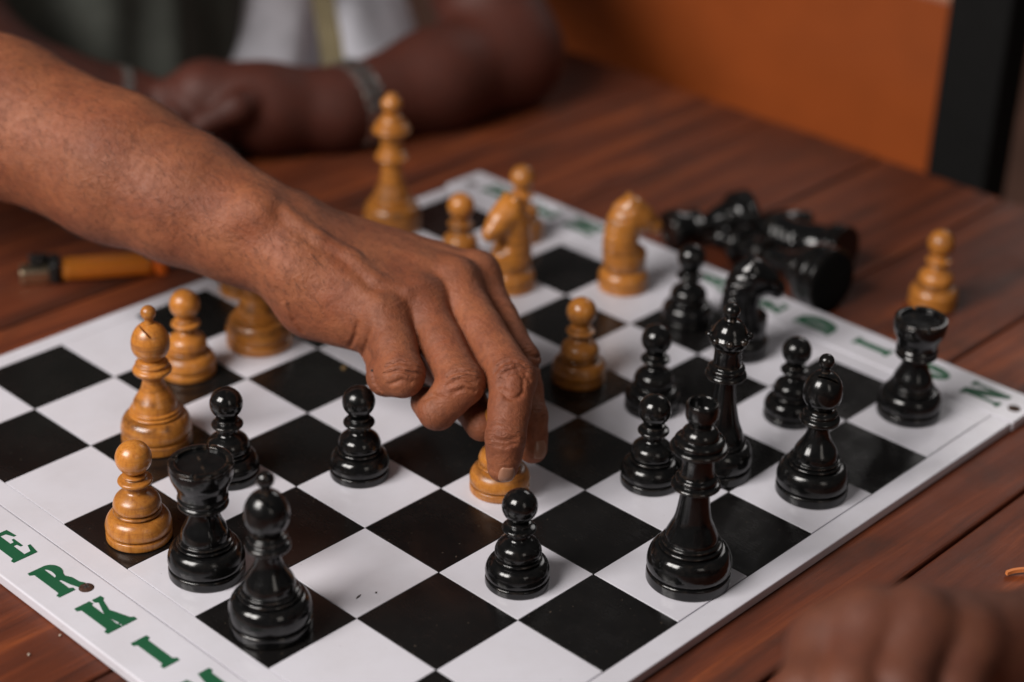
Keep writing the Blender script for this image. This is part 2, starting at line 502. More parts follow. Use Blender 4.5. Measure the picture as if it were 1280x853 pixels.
def mat_simple(name, col, rough=0.5, metal=0.0, noise=0.2, scale=60, bump=0.0, **kw):
    m, nt, b = newmat(name); N = NT(nt)
    v = N.coord('Object')
    f = N.mrange(N.noise(v, scale, 4, 0.6), 0.3, 0.7, 0, 1)
    c = N.mix(f, tuple(x * (1 - noise) for x in col), tuple(min(1, x * (1 + noise)) for x in col))
    N.l(c, b.inputs['Base Color'])
    b.inputs['Roughness'].default_value = rough; b.inputs['Metallic'].default_value = metal
    if bump: N.l(N.bump(N.noise(v, scale * 4, 4, 0.6), bump, 0.002), b.inputs['Normal'])
    for k, val in kw.items(): b.inputs[k.replace('_', ' ')].default_value = val
    return m

def mat_cloth(name, col, scale=900, noise=0.15):
    m, nt, b = newmat(name); N = NT(nt)
    v = N.world()
    f = N.mrange(N.noise(v, 30, 4, 0.6), 0.3, 0.7, 0, 1)
    c = N.mix(f, tuple(x * (1 - noise) for x in col), tuple(x * (1 + noise) for x in col))
    N.l(c, b.inputs['Base Color']); b.inputs['Roughness'].default_value = 0.9
    b.inputs['Specular IOR Level'].default_value = 0.2
    N.l(N.bump(N.noise(v, scale, 2, 0.5), 0.3, 0.0006), b.inputs['Normal'])
    return m

WOOD = mat_wood_piece(); BLACK = mat_black_piece()
WHITEP = mat_plastic('white_acrylic', (0.68, 0.665, 0.725), 0.16, 0.20, 0.0)
DARKSQ = mat_dark_square()
CORE = mat_simple('board_core', (0.05, 0.045, 0.04), 0.8)
GREEN = mat_plastic('green_letter_vinyl', (0.006, 0.090, 0.036), 0.55, 0.15)
RUST = mat_simple('rusty_steel', (0.075, 0.035, 0.022), 0.65, 0.5, 0.5, 900, 0.4)
TABLE = mat_table()
SKIN = mat_skin('skin_brown', (0.315, 0.104, 0.044), (0.098, 0.028, 0.013), (0.255, 0.072, 0.030))
SKIND = mat_skin('skin_dark', (0.075, 0.017, 0.009), (0.030, 0.008, 0.005), (0.085, 0.018, 0.009), 0.7)
SKINF = mat_skin('skin_reddish_brown', (0.155, 0.050, 0.025), (0.060, 0.019, 0.011), (0.135, 0.038, 0.019), 0.8)
NAIL = mat_simple('fingernail', (0.33, 0.155, 0.095), 0.36, 0, 0.08, 300)

# ------------------------------------------------------------------ setting: ground and lawn
gm = mat_simple('ground_paving', (0.16, 0.075, 0.05), 0.8, 0, 0.3, 3, 0.3)
ground = link('ground', mesh('ground', [(-12, -12, -0.76), (40, -12, -0.76), (40, 40, -0.76), (-12, 40, -0.76)], [(0, 1, 2, 3)], False), gm)
setp(ground, 'reddish brown paved ground under the table', None, None, 'structure')
lawn = link('lawn', mesh('lawn', [(-6, 1.15, -0.756), (1.6, 1.15, -0.756), (1.6, 14, -0.756), (-6, 14, -0.756)], [(0, 1, 2, 3)], False), mat_simple('lawn_grass', (0.035, 0.085, 0.022), 0.9, 0, 0.5, 30, 0.6))
setp(lawn, 'dark green lawn beyond the table edge', None, None, 'structure')

# ------------------------------------------------------------------ table
table = empty('wooden_table', (0, 0, -0.76))
setp(table, 'reddish brown varnished plank table carrying the chess board', 'table')
TX0, TX1 = -0.80, 0.532
y = -0.272 - 0.109 * 3
while y < 0.39:
    me = box_mesh('plank', TX0, TX1 + random.uniform(-0.0015, 0.0015), y + 0.0010, y + 0.109 - 0.0010, TZ - 0.030, TZ + random.uniform(-0.0004, 0.0), 0.0016, 2, TABLE)
    o = link('plank', me, None, table); o.location = (0, 0, 0.76)
    y += 0.109
TY0, TY1 = -0.599, y
for (x, yy) in ((TX0 + 0.08, TY0 + 0.08), (TX1 - 0.08, TY0 + 0.08), (TX0 + 0.08, TY1 - 0.08), (TX1 - 0.08, TY1 - 0.08)):
    o = link('leg', box_mesh('leg', x - 0.035, x + 0.035, yy - 0.035, yy + 0.035, -0.76, TZ - 0.0305, 0.004, 2, TABLE), None, table); o.location = (0, 0, 0.76)
for yy in (TY0 + 0.08, TY1 - 0.08):
    o = link('apron', box_mesh('apron', TX0 + 0.117, TX1 - 0.117, yy - 0.012, yy + 0.012, TZ - 0.11, TZ - 0.031, 0.003, 2, TABLE), None, table); o.location = (0, 0, 0.76)

# ------------------------------------------------------------------ chess board
board = empty('chess_board', (0, 0, TZ))
setp(board, 'white and black inlaid chess board with green lettered strips, screwed flat', 'chess board')
def bpart(name, me, mat=None, parent=None):
    o = link(name, me, mat, parent or board)
    if parent is None: o.location.z = -TZ
    return o
H4 = 4 * S
BW = 0.24 * S     # plain border
SW = 0.64 * S     # lettered strip
GAP = 0.00022
bpart('core', box_mesh('core', -H4 - BW - 0.001, H4 + BW + 0.001, -H4 - BW + 0.0012, H4 + BW - 0.0012, TZ, -0.0014, 0.0, 1), CORE)
sq = box_mesh('square', -S / 2 + GAP, S / 2 - GAP, -S / 2 + GAP, S / 2 - GAP, -0.0018, 0, 0.00012, 1)
sqd = sq.copy(); sqd.materials.append(DARKSQ); sql = sq.copy(); sql.materials.append(WHITEP)
for i in range(8):
    for j in range(8):
        dark = (i + j) % 2 == 0
        o = link('dark_square' if dark else 'light_square', sqd if dark else sql, None, board)
        o.location = ((i - 3.5) * S, (j - 3.5) * S, -TZ + random.uniform(-0.00006, 0.00002))
        o.rotation_euler = (random.uniform(-0.0009, 0.0009), random.uniform(-0.0009, 0.0009), 0)
for s in (-1, 1):
    y0, y1 = sorted((s * (H4 + GAP), s * (H4 + BW)))
    bpart('border_strip', box_mesh('border_strip', -H4 - BW, H4 + BW, y0, y1, TZ + 0.0002, -0.00005, 0.0007, 2), WHITEP)
    x0, x1 = sorted((s * (H4 + GAP), s * (H4 + BW)))
    bpart('border_strip', box_mesh('border_strip', x0, x1, -H4 - GAP * 0, H4, TZ + 0.0004, -0.00008, 0.0001, 1), WHITEP)

def curve_shape(name, loops, depth, mat):
    cu = bpy.data.curves.new(name, 'CURVE'); cu.dimensions = '2D'; cu.fill_mode = 'BOTH'; cu.extrude = depth / 2
    for L in loops:
        sp = cu.splines.new('POLY'); sp.points.add(len(L) - 1)
        for p, q in zip(sp.points, L): p.co = (q[0], q[1], 0, 1)
        sp.use_cyclic_u = True
    o = bpy.data.objects.new(name, cu); COL.objects.link(o)
    dg = bpy.context.evaluated_depsgraph_get()
    me = bpy.data.meshes.new_from_object(o.evaluated_get(dg)); me.name = name
    bpy.data.objects.remove(o); bpy.data.curves.remove(cu)
    me.materials.clear(); me.materials.append(mat)
    return me
def arc(cx, cy, rx, ry, a0, a1, n=10):
    return [(cx + rx * math.cos(math.radians(a0 + (a1 - a0) * k / n)), cy + ry * math.sin(math.radians(a0 + (a1 - a0) * k / n))) for k in range(n + 1)]
# fat slab letters, unit box: x 0..1 to the reader's right, y 0..1 up
LET = {
 'I': [[(0.2, 0), (0.8, 0), (0.82, 0.09), (0.70, 0.13), (0.70, 0.87), (0.82, 0.91), (0.8, 1), (0.2, 1), (0.18, 0.91), (0.30, 0.87), (0.30, 0.13), (0.18, 0.09)]],
 'E': [[(0, 0), (0.92, 0), (1, 0.30), (0.9, 0.30), (0.78, 0.11), (0.53, 0.10), (0.53, 0.46), (0.66, 0.46), (0.70, 0.36), (0.78, 0.36), (0.78, 0.66), (0.70, 0.66), (0.66, 0.56), (0.53, 0.56), (0.53, 0.90), (0.74, 0.89), (0.86, 0.72), (0.95, 0.72), (0.90, 1), (0, 1), (-0.02, 0.92), (0.1, 0.88), (0.1, 0.12), (-0.02, 0.08)]],
 'R': [[(-0.04, 0), (0.60, 0), (0.62, 0.08), (0.50, 0.12), (0.50, 0.44), (0.58, 0.42)] + [(0.66, 0.20), (0.78, 0.02), (1.0, 0.0), (1.08, 0.06), (0.98, 0.16), (0.94, 0.36), (0.82, 0.49)] + arc(0.58, 0.755, 0.40, 0.245, -45, 90, 12) + [(-0.04, 1), (-0.06, 0.92), (0.08, 0.88), (0.08, 0.12), (-0.06, 0.08)],
       [(0.50, 0.56), (0.50, 0.90)] + arc(0.50, 0.73, 0.13, 0.17, 90, -90, 8)],
 'K': [[(-0.04, 0), (0.56, 0), (0.58, 0.09), (0.49, 0.13), (0.49, 0.38), (0.57, 0.14), (0.52, 0.09), (0.55, 0), (1.12, 0), (1.13, 0.09), (1.02, 0.13), (0.76, 0.56), (0.92, 0.86), (1.02, 0.91), (1.0, 1), (0.66, 1), (0.64, 0.91), (0.74, 0.86), (0.49, 0.50), (0.49, 0.87), (0.58, 0.91), (0.56, 1), (-0.04, 1), (-0.06, 0.91), (0.08, 0.87), (0.08, 0.13), (-0.06, 0.09)]],
 'M': [[(-0.08, 0), (0.24, 0), (0.26, 0.09), (0.16, 0.13), (0.16, 0.66), (0.40, 0.0), (0.52, 0.0), (0.72, 0.62), (0.72, 0.13), (0.62, 0.09), (0.64, 0), (1.16, 0), (1.18, 0.09), (1.08, 0.13), (1.08, 0.87), (1.18, 0.91), (1.16, 1), (0.76, 1), (0.56, 0.44), (0.36, 1), (-0.08, 1), (-0.10, 0.91), (0.02, 0.87), (0.02, 0.13), (-0.10, 0.09)]],
 'N': [[(-0.04, 0), (0.30, 0), (0.32, 0.09), (0.22, 0.13), (0.22, 0.58), (0.78, 0), (0.98, 0), (0.98, 0.87), (1.08, 0.91), (1.06, 1), (0.74, 1), (0.72, 0.91), (0.82, 0.87), (0.82, 0.46), (0.38, 1), (-0.04, 1), (-0.06, 0.91), (0.06, 0.87), (0.06, 0.13), (-0.06, 0.09)]],
 'O': [arc(0.5, 0.5, 0.54, 0.52, 0, 348, 29), arc(0.5, 0.5, 0.10, 0.36, 0, 342, 19)],
 'D': [[(0, 0), (0.5, 0)] + arc(0.50, 0.5, 0.54, 0.5, -85, 85, 16) + [(0.5, 1), (0, 1), (-0.02, 0.92), (0.08, 0.88), (0.08, 0.12), (-0.02, 0.08)], [(0.46, 0.12), (0.46, 0.88)] + arc(0.46, 0.5, 0.13, 0.38, 90, -90, 8)],
 'P': [[(-0.02, 0), (0.58, 0), (0.60, 0.08), (0.50, 0.12), (0.50, 0.40)] + arc(0.56, 0.70, 0.46, 0.30, -85, 90, 14) + [(-0.02, 1), (-0.04, 0.92), (0.08, 0.88), (0.08, 0.12), (-0.04, 0.08)], [(0.50, 0.52), (0.50, 0.90)] + arc(0.50, 0.71, 0.12, 0.19, 90, -90, 8)],
 'A': [[(-0.1, 0), (0.30, 0), (0.31, 0.08), (0.22, 0.12), (0.27, 0.28), (0.52, 0.28), (0.57, 0.12), (0.48, 0.08), (0.49, 0), (1.1, 0), (1.11, 0.08), (1.02, 0.12), (0.72, 1), (0.38, 1), (0.06, 0.12), (-0.11, 0.08)], [(0.30, 0.38), (0.40, 0.70), (0.50, 0.38)]],
 'H': [[(-0.04, 0), (0.48, 0), (0.50, 0.09), (0.42, 0.13), (0.42, 0.45), (0.66, 0.45), (0.66, 0.13), (0.58, 0.09), (0.60, 0), (1.08, 0), (1.10, 0.09), (1.0, 0.13), (1.0, 0.87), (1.10, 0.91), (1.08, 1), (0.60, 1), (0.58, 0.91), (0.66, 0.87), (0.66, 0.55), (0.42, 0.55), (0.42, 0.87), (0.50, 0.91), (0.48, 1), (-0.04, 1), (-0.06, 0.91), (0.06, 0.87), (0.06, 0.13), (-0.06, 0.09)]],
 'C': [arc(0.5, 0.5, 0.54, 0.52, 35, 325, 24) + [(0.78, 0.28)] + arc(0.52, 0.5, 0.14, 0.36, 300, 60, 14) + [(0.78, 0.72)]],
}
def screw(parent, x, y, z):
    me = lathe('screw', [(0, 0.9), (2.0, 0.85), (3.4, 0.5), (3.9, 0.0), (3.9, -0.6)], 28, RUST, 1)
    o = link('screw', me, None, parent); o.location = (x, y, z)
    for a in (0.5, 0.5 + math.pi / 2):
        s_ = link('slot', box_mesh('slot', -0.0019, 0.0019, -0.00042, 0.00042, 0.00078, 0.00100, 0, 1), CORE, o); s_.rotation_euler = (0, 0, a)
def letter_strip(s, letters, screws, y0, y1):
    xa, xb = sorted((s * (H4 + BW + 0.0005), s * (H4 + BW + SW)))
    cx = (xa + xb) / 2
    st = link('letter_strip', box_mesh('letter_strip', xa - cx, xb - cx, y0, y1, TZ, 0.0003, 0.0009, 3), WHITEP, board)
    st.location = (cx, 0, -TZ)
    for ch, j, wd, ht in letters:
        L = [[((px - 0.5) * wd * S, (py - 0.5) * ht * S) for px, py in lp] for lp in LET[ch]]
        o = link('letter', curve_shape('letter', L, 0.00024, GREEN), None, st)
        o.location = (0.0006, (j - 4) * S, 0.00042); o['label'] = 'green capital letter ' + ch
    for (sx, j) in screws: screw(st, (sx - cx), (j - 4) * S, 0.0003)
letter_strip(-1, [('P', 5.75, 0.27, 0.50), ('E', 5.02, 0.27, 0.50), ('R', 4.29, 0.26, 0.50), ('K', 3.56, 0.265, 0.50), ('I', 2.83, 0.27, 0.47), ('M', 2.09, 0.29, 0.50)],
             [((-0.46 - 4) * S + 0.0012, 4.00), ((-0.5 - 4) * S, 7.85)], -H4 - BW, H4 + BW)
letter_strip(1, [('N', 0.27, 0.30, 0.47), ('O', 0.98, 0.27, 0.47), ('I', 1.74, 0.27, 0.47), ('D', 2.50, 0.30, 0.50), ('E', 3.22, 0.27, 0.48), ('A', 4.02, 0.28, 0.48), ('M', 6.15, 0.29, 0.48), ('E', 6.84, 0.27, 0.47), ('H', 7.62, 0.28, 0.47)],
             [((8.52 - 4) * S, -0.11), ((8.5 - 4) * S, 8.08)], -H4 - BW - 0.001, H4 + BW + 0.004)

# ------------------------------------------------------------------ chess pieces
def sphere_prof(r, zc, a0, a1, n=14):
    return [(r * math.cos(math.radians(a0 + (a1 - a0) * k / n)), zc + r * math.sin(math.radians(a0 + (a1 - a0) * k / n))) for k in range(n + 1)]

BASE = lambda R, H: [(0, 0), (R - 0.9, 0), (R - 0.1, 0.5), (R, 1.4), (R - 0.05, .27 * H), (R - 0.4, .31 * H), (R - 1.7, .345 * H), (R - 1.7, .36 * H), (R - 0.3, .395 * H), (R, .45 * H), (R, .58 * H), (R - 0.5, .72 * H), (R - 1.5, .86 * H), (R - 3.0, .96 * H), (R - 4.6, .995 * H), (R - 6.6, H), (0, H)]
PIECE = {}
def put_piece(kind, mat):
    """shared meshes of a piece kind, list of (part name, mesh, subparts)"""
    key = (kind, mat.name)
    if key in PIECE: return PIECE[key]
    P = []
    def L(name, prof, it=2, **kw): P.append((name, lathe(name, prof, 60, mat, it, **kw)))
    if kind == 'pawn':
        L('base', BASE(16.3, 14.4))
        L('body', [(0, 13.6), (10.3, 13.6), (10.3, 14.7), (11.6, 15.1), (11.9, 15.7), (11.5, 16.4), (10.2, 16.8), (10.2, 17.1), (11.4, 17.5), (11.8, 18.6), (11.6, 20.6), (10.4, 23.4), (7.6, 25.6), (5.4, 26.8), (4.7, 28.6), (4.6, 31.0), (0, 31.0)])
        L('collar', [(0, 30.2), (5.6, 30.3), (7.9, 31.3), (8.7, 32.4), (8.2, 33.5), (6.2, 34.1), (5.4, 34.7), (6.2, 35.2), (6.2, 36.0), (4.6, 36.6), (0, 36.6)])
        L('head', [(0, 36.4)] + sphere_prof(8.9, 45.2, -66, 90), 1)
    elif kind == 'bishop':
        L('base', BASE(19.6, 18.2))
        L('body', [(0, 17.4), (13.2, 17.4), (13.2, 18.5), (14.5, 18.9), (14.7, 19.5), (14.2, 20.1), (12.8, 20.5), (12.8, 20.8), (13.8, 21.2), (13.6, 22.0), (12.2, 22.4), (12.3, 23.4), (11.6, 26.6), (9.0, 30.6), (6.9, 34.4), (5.8, 38.6), (5.5, 43.0), (0, 43.0)])
        L('collar', [(0, 42.4), (6.6, 42.5), (9.6, 43.6), (10.9, 45.2), (10.6, 46.8), (9.0, 47.8), (8.4, 48.4), (9.2, 49.0), (9.0, 50.2), (7.4, 51.0), (7.0, 52.4), (0, 52.4)])
        head = lathe('head', [(0, 51.4)] + [(10.6 * math.cos(a) * (1 if a < 0 else 1), 61.5 + (10.6 if a < 0 else 13.0) * math.sin(a)) for a in [math.radians(-62 + k * (152 / 18)) for k in range(19)]], 60, mat, 1)
        # the mitre slit, cut out of the head
        ho = link('head_tmp', head)
        cu = link('cutter_tmp', box_mesh('cutter', -0.0056, 0.0056, -0.00062, 0.00062, -0.004, 0.0044))
        xa = (RC[0] + RC[1]) / 2 ** 0.5; ya = np.cross(RC[2], xa); cm = Matrix.Identity(4)
        cc_ = np.array([0, 0, 0.0625]) + RC[0] * -0.0016 + RC[1] * -0.0058 - RC[2] * 0.0088
        for q in range(3): cm[q][0] = xa[q]; cm[q][1] = ya[q]; cm[q][2] = RC[2][q]; cm[q][3] = cc_[q]
        cu.matrix_world = cm
        md = ho.modifiers.new('b', 'BOOLEAN'); md.object = cu; md.operation = 'DIFFERENCE'; md.solver = 'EXACT'
        dg = bpy.context.evaluated_depsgraph_get(); dg.update()
        hm = bpy.data.meshes.new_from_object(ho.evaluated_get(dg)); hm.name = 'head'
        bpy.data.objects.remove(ho); bpy.data.objects.remove(cu)
        smooth_angle(hm, 38)
        P.append(('head', hm))
        L('finial', [(0, 73.6), (3.0, 73.8), (2.4, 75.2), (2.3, 76.2)] + sphere_prof(4.2, 80.2, -52, 90, 10), 1)
    elif kind == 'rook':
        L('base', BASE(18.5, 16.6))
        L('body', [(0, 15.8), (12.2, 15.8), (12.2, 16.8), (13.6, 17.2), (13.8, 17.8), (13.3, 18.3), (12.0, 18.6), (12.0, 18.9), (13.0, 19.3), (12.8, 20.1), (11.6, 20.5), (11.8, 21.6), (11.0, 25.0), (8.6, 29.6), (7.1, 34.0), (6.7, 38.0), (0, 38.0)])
        L('collar', [(0, 37.4), (9.0, 37.5), (11.6, 38.4), (12.3, 39.6), (11.6, 40.8), (11.0, 41.3), (11.9, 41.9), (12.2, 43.2), (11.4, 44.4), (11.2, 45.0), (0, 45.0)])
        L('head', [(0, 44.4), (11.4, 44.4), (11.6, 46.0), (12.2, 49.0), (14.0, 52.6), (15.1, 56.0), (15.3, 59.6), (15.1, 60.6), (14.6, 61.0), (0, 61.0)])
        for k in range(4):
            a = math.radians(20 + 90 * k)
            P.append(('merlon', lathe('merlon', [(11.8, 60.6), (15.1, 60.6), (15.1, 62.2), (14.7, 62.7), (12.2, 62.7), (11.8, 62.3), (11.8, 60.6)], 60, mat, 1, a, a + math.radians(82))))
    elif kind in ('king', 'broken_king', 'queen'):
        R = 20.8 if kind != 'queen' else 18.6
        q = R / 20.8
        L('base', BASE(R, 19.4))
        L('body', [(0, 18.6), (14.2 * q, 18.6), (14.2 * q, 19.8), (15.5 * q, 20.2), (15.7 * q, 20.9), (15.1 * q, 21.5), (13.6 * q, 21.9), (13.6 * q, 22.2), (14.6 * q, 22.7), (14.3 * q, 23.6), (12.9 * q, 24.1), (13.2 * q, 25.4), (11.4 * q, 29.5), (9.0 * q, 35.0), (7.8 * q, 42.0), (7.0 * q, 49.0), (6.7 * q, 53.0), (0, 53.0)])
        z0 = 0 if kind != 'queen' else 7.5
        if z0: P[-1] = ('body', lathe('body', [(0, 18.6), (13.8, 18.6), (13.8, 19.8), (14.3, 20.3), (14.0, 21.2), (12.9, 21.8), (12.8, 23.4), (11.8, 26.6), (9.6, 32.0), (7.8, 40.0), (6.4, 48.0), (5.7, 56.0), (5.6, 60.5), (0, 60.5)], 60, mat))
        L('collar', [(0, z0 + 52.2), (8.0, z0 + 52.2), (11.0, z0 + 53.0), (12.1 - z0 * 0.1, z0 + 54.2), (11.4 - z0 * 0.1, z0 + 55.4), (9.6, z0 + 56.0), (9.4, z0 + 56.6), (10.2, z0 + 57.4), (9.9, z0 + 58.8), (8.4, z0 + 59.6), (8.0, z0 + 60.6), (0, z0 + 60.6)])
        if kind == 'queen':
            L('drum', [(0, 67.6), (8.0, 67.6), (7.4, 70.0), (7.2, 75.0), (7.8, 79.0), (0, 79.0)])
            L('crown', [(0, 78.4), (8.0, 78.4), (9.6, 80.0), (10.8, 83.0), (11.0, 84.6), (10.2, 85.6), (9.4, 87.0), (8.2, 90.0), (6.0, 92.8), (3.2, 94.2), (0, 94.6)])
            kn = lathe('crown_point', sphere_prof(2.2, 0, -90, 90, 8), 18, mat, 1)
            for k in range(8):
                me = kn.copy(); a = math.radians(22.5 + 45 * k)
                me.transform(Matrix.Translation((0.0105 * math.cos(a), 0.0105 * math.sin(a), 0.0848)))
                P.append(('crown_point', me))
            L('finial', [(0, 93.8), (3.4, 94.0), (2.8, 95.2)] + sphere_prof(4.5, 99.3, -58, 90, 10), 1)
        else:
            L('drum', [(0, 60.0), (8.6, 60.0), (7.9, 62.5), (7.8, 68.0), (8.3, 71.5), (0, 71.5)])
            L('crown', [(0, 71.0), (8.4, 71.0), (11.6, 72.4), (13.6, 74.0), (13.9, 75.2), (13.2, 76.2), (11.4, 76.5), (11.4, 76.9), (12.2, 77.6), (11.9, 79.2), (10.4, 80.2), (9.0, 80.6), (9.2, 81.6), (8.4, 83.8), (6.4, 85.8), (5.0, 86.2), (0, 86.2)])
            if kind == 'king':
                L('finial', [(0, 85.4), (5.2, 85.6), (4.6, 87.4), (6.0, 89.2), (7.6, 92.0), (7.6, 95.6), (5.8, 98.2), (4.4, 99.2), (4.4, 100.4), (3.2, 101.6), (0, 102.0)])
            else:
                L('broken_finial', [(0, 85.4), (5.6, 85.6), (5.0, 87.2), (6.6, 89.0), (7.8, 91.6), (8.0, 95.0), (7.6, 98.4), (6.8, 99.0), (6.0, 98.2), (5.4, 95.0), (4.2, 92.6), (0, 92.2)])
    elif kind == 'knight':
        L('base', BASE(16.5, 14.0))
        s = SDF(0.002, (1.06, 1.0, 1)); mm = 1e-3
        V3 = lambda *a: np.array(a, float) * mm
        s.chain('b', [V3(0, 0, 12), V3(-1, 0, 22), V3(-2.5, 0, 34), V3(-1.5, 0, 46), V3(2, 0, 55)], [11.5 * mm, 11 * mm, 10.0 * mm, 9.8 * mm, 8.8 * mm], 0.006)
        s.add('b', V3(5, 0, 17), V3(7.5, 0, 25), 7 * mm, 5.2 * mm, 0.006)
        s.chain('b', [V3(2, 0, 54), V3(8.5, 0, 50), V3(16.5, 0, 43)], [9.0 * mm, 7.8 * mm, 6.0 * mm], 0.004)
        s.add('b', V3(4, 0, 47), V3(8, 0, 45), 6.4 * mm, 4.6 * mm, 0.004)
        s.add('b', V3(17, 0, 44), V3(15.5, 0, 40.5), 4.4 * mm, 3.6 * mm, 0.002)
        s.carve(V3(12.5, -12, 34), V3(12.5, 12, 34), 4.6 * mm, 0.004)
        for sy in (-1, 1):
            s.add('e', V3(0.5, sy * 4.2, 59), V3(1.5, sy * 4.8, 64), 2.8 * mm, 1.6 * mm, 0.004)
            s.add('e', V3(7.6, sy * 5.6, 54), V3(8.6, sy * 5.6, 53.4), 2.0 * mm, 1.8 * mm, 0.002)
        for k in range(7):
            z = 26 + 5.2 * k; x = -11.2 + 0.28 * k + (0.9 * max(0, k - 3))
            s.add('m', V3(x, 0, z), V3(x + 4.5, 0, z + 3.5), 2.5 * mm, 2.9 * mm, 0.003)
            s.carve(V3(x - 3, 6.5, z + 2.8), V3(x + 8, 9, z + 5.2), 0.6 * mm); s.carve(V3(x - 3, -6.5, z + 2.8), V3(x + 8, -9, z + 5.2), 0.6 * mm)
        s.carve(V3(10, -9, 39.6), V3(20, -9, 38.6), 0.001); s.carve(V3(13.5, -8, 41.2), V3(20, 8, 41.0), 0.7 * mm)
        v, f = s.polygonise(0.0009, 1)
        me = mesh('horse_head', v, f, True, mat); P.append(('horse_head', me))
    PIECE[key] = P
    return P

def piece(kind, mat, x, y, label, group, rz=0.0, sc=1.0, z=0.0, rot=None, tint=None):
    nm = {'broken_king': 'king'}.get(kind, kind)
    e = empty(nm, (x, y, z), rz)
    if rot is not None: e.rotation_mode = 'QUATERNION'; e.rotation_quaternion = rot
    e.scale = (sc, sc, sc)
    setp(e, label, 'chess ' + nm, group)
    for n, me in put_piece(kind, mat):
        link(n, me, None, e)
    return e
GW, GB = 'light wooden chess pieces', 'black chess pieces'
ANG = math.radians(-47)      # direction facing screen right
piece('bishop', WOOD, -0.1354, 0.0891, 'light wooden bishop with a slit mitre beside the dark-stained pawn', GW, 0.0)
piece('pawn', WOOD, -0.0747, 0.1403, 'light wooden pawn standing just behind the light wooden bishop', GW, 1.0)
piece('pawn', WOOD, -0.1982, 0.0195, 'worn light wooden pawn with dark grime on its rings, beside black rook', GW, 2.0, 1.04)
piece('king', WOOD, -0.0208, 0.1398, 'light wooden king half hidden under the reaching wrist', GW, 0.4, 0.62 + 0.36)
piece('pawn', WOOD, 0.018, 0.2027, 'light wooden pawn mostly hidden behind the reaching forearm', GW, 0.9)
piece('pawn', WOOD, -0.0324, -0.0768, 'light wooden pawn gripped between finger and thumb', GW, 0.7)
piece('king', WOOD, 0.1544, 0.2099, 'tall light wooden king at the far edge of the board', GW, 0.2, 0.965)
piece('pawn', WOOD, 0.1427, 0.1306, 'light wooden pawn between the reaching hand and the tall light king', GW, 0.1)
piece('knight', WOOD, 0.1477, 0.0894, 'light wooden knight touching the reaching hand, a pawn behind it', GW, ANG + math.pi + 0.75)
piece('pawn', WOOD, 0.2082, 0.1371, 'light wooden pawn hidden behind a light wooden knight', GW, 0.1, 0.98)
piece('knight', WOOD, 0.2017, 0.0380, 'light wooden knight on its own beside the far lettered strip', GW, ANG + 0.15)
piece('pawn', WOOD, 0.0883, -0.0251, 'light wooden pawn on a black square next to black pawns', GW, 1.4)
piece('pawn', WOOD, 0.3420, -0.1110, 'light wooden pawn standing off the board on the table', GW, 2.2, 0.98, TZ)
piece('rook', BLACK, -0.1927, -0.0294, 'black rook between the worn wooden pawn and a black bishop', GB, 0.35, 1.04)
piece('bishop', BLACK, -0.1982, -0.0857, 'dusty black bishop beside the board edge lettered in green', GB, 0.25, 1.03)
piece('pawn', BLACK, -0.1289, 0.0330, 'black pawn directly behind the black rook', GB, 0.3)
piece('pawn', BLACK, -0.0767, -0.0137, 'black pawn standing under the curled little finger', GB, 0.8)
piece('pawn', BLACK, -0.0875, -0.1429, 'lone black pawn in front of the gripped wooden pawn', GB, 1.8)
piece('broken_king', BLACK, -0.0232, -0.2000, 'worn black king with a broken hollow top at board edge', GB, 0.2, 1.03)
piece('pawn', BLACK, 0.0318, -0.1286, 'black pawn close beside the black king', GB, 1.1)
piece('queen', BLACK, 0.0667, -0.1475, 'tall black queen with ball finial behind the black king', GB, 0.3)
piece('pawn', BLACK, 0.0942, -0.0776, 'black pawn between the black queen and a light wooden pawn', GB, 0.5)
piece('bishop', BLACK, 0.0883, -0.1953, 'shiny black bishop with ball finial near the plain board edge', GB, 0.75, 1.0)
piece('pawn', BLACK, 0.1445, -0.1396, 'black pawn between the shiny black bishop and lettered strip', GB, 0.9, 0.96)
piece('rook', BLACK, 0.1988, -0.1848, 'black rook in the corner square by the letter N', GB, 0.6, 1.0)
piece('pawn', BLACK, 0.1936, -0.0225, 'black pawn next to the black knight by the far strip', GB, 0.9)
piece('knight', BLACK, 0.1867, -0.0714, 'glossy black knight beside the far lettered strip', GB, ANG + 0.1, 1.0)

def lying(kind, mat, p_base, p_top, radius, label, sc=1.0, roll=0.0):
    a = Vector(p_base); b = Vector(p_top)
    q = (b - a).to_track_quat('Z', 'Y') @ Matrix.Rotation(roll, 3, 'Z').to_quaternion()
    return piece(kind, mat, a.x, a.y, label, 'captured black pieces on the table', 0, sc, a.z, q)
# captured pieces lying on the table
def tp(u, v, z):
    w_ = RC.T @ np.array([(u - 640) / FPX, (v - 426.5) / FPX, 1.0])
    return CC + w_ * ((z - CC[2]) / w_[2])
def along(p, q, L):
    p = np.array(p); q = np.array(q); d = (q - p) / np.linalg.norm(q - p); return p, p + d * L
a_, b_ = along(tp(1040, 352, TZ + .0216), tp(885, 291, TZ + .0140), .1)
kingl = lying('king', BLACK, a_, b_, 0.021, 'black king lying on its side on the table, base towards the pawn', 1.06)
link('matte_disc', lathe('matte_disc', [(0, -0.6), (18.6, -0.6), (19.2, -0.3), (19.2, 0.2), (0, 0.2)], 48, mat_simple('matte_black', (0.006, 0.006, 0.006), 0.95, Specular_IOR_Level=0.1), 1), None, bpy.data.objects[kingl.name])  # matte disc added so the base underside shows no reflections
a_, b_ = along(tp(1056, 316, TZ + .0178), tp(960, 284, TZ + .0150), .1)
lying('knight', BLACK, a_, b_, 0.0165, 'black knight toppled alongside the base of the lying black king', 1.10, 2.9)
a_, b_ = along(tp(938, 268, TZ + .0180), tp(868, 283, TZ + .0140), .1)
lying('rook', BLACK, a_, b_, 0.0185, 'black rook fallen on the table beyond the crown of the lying king')

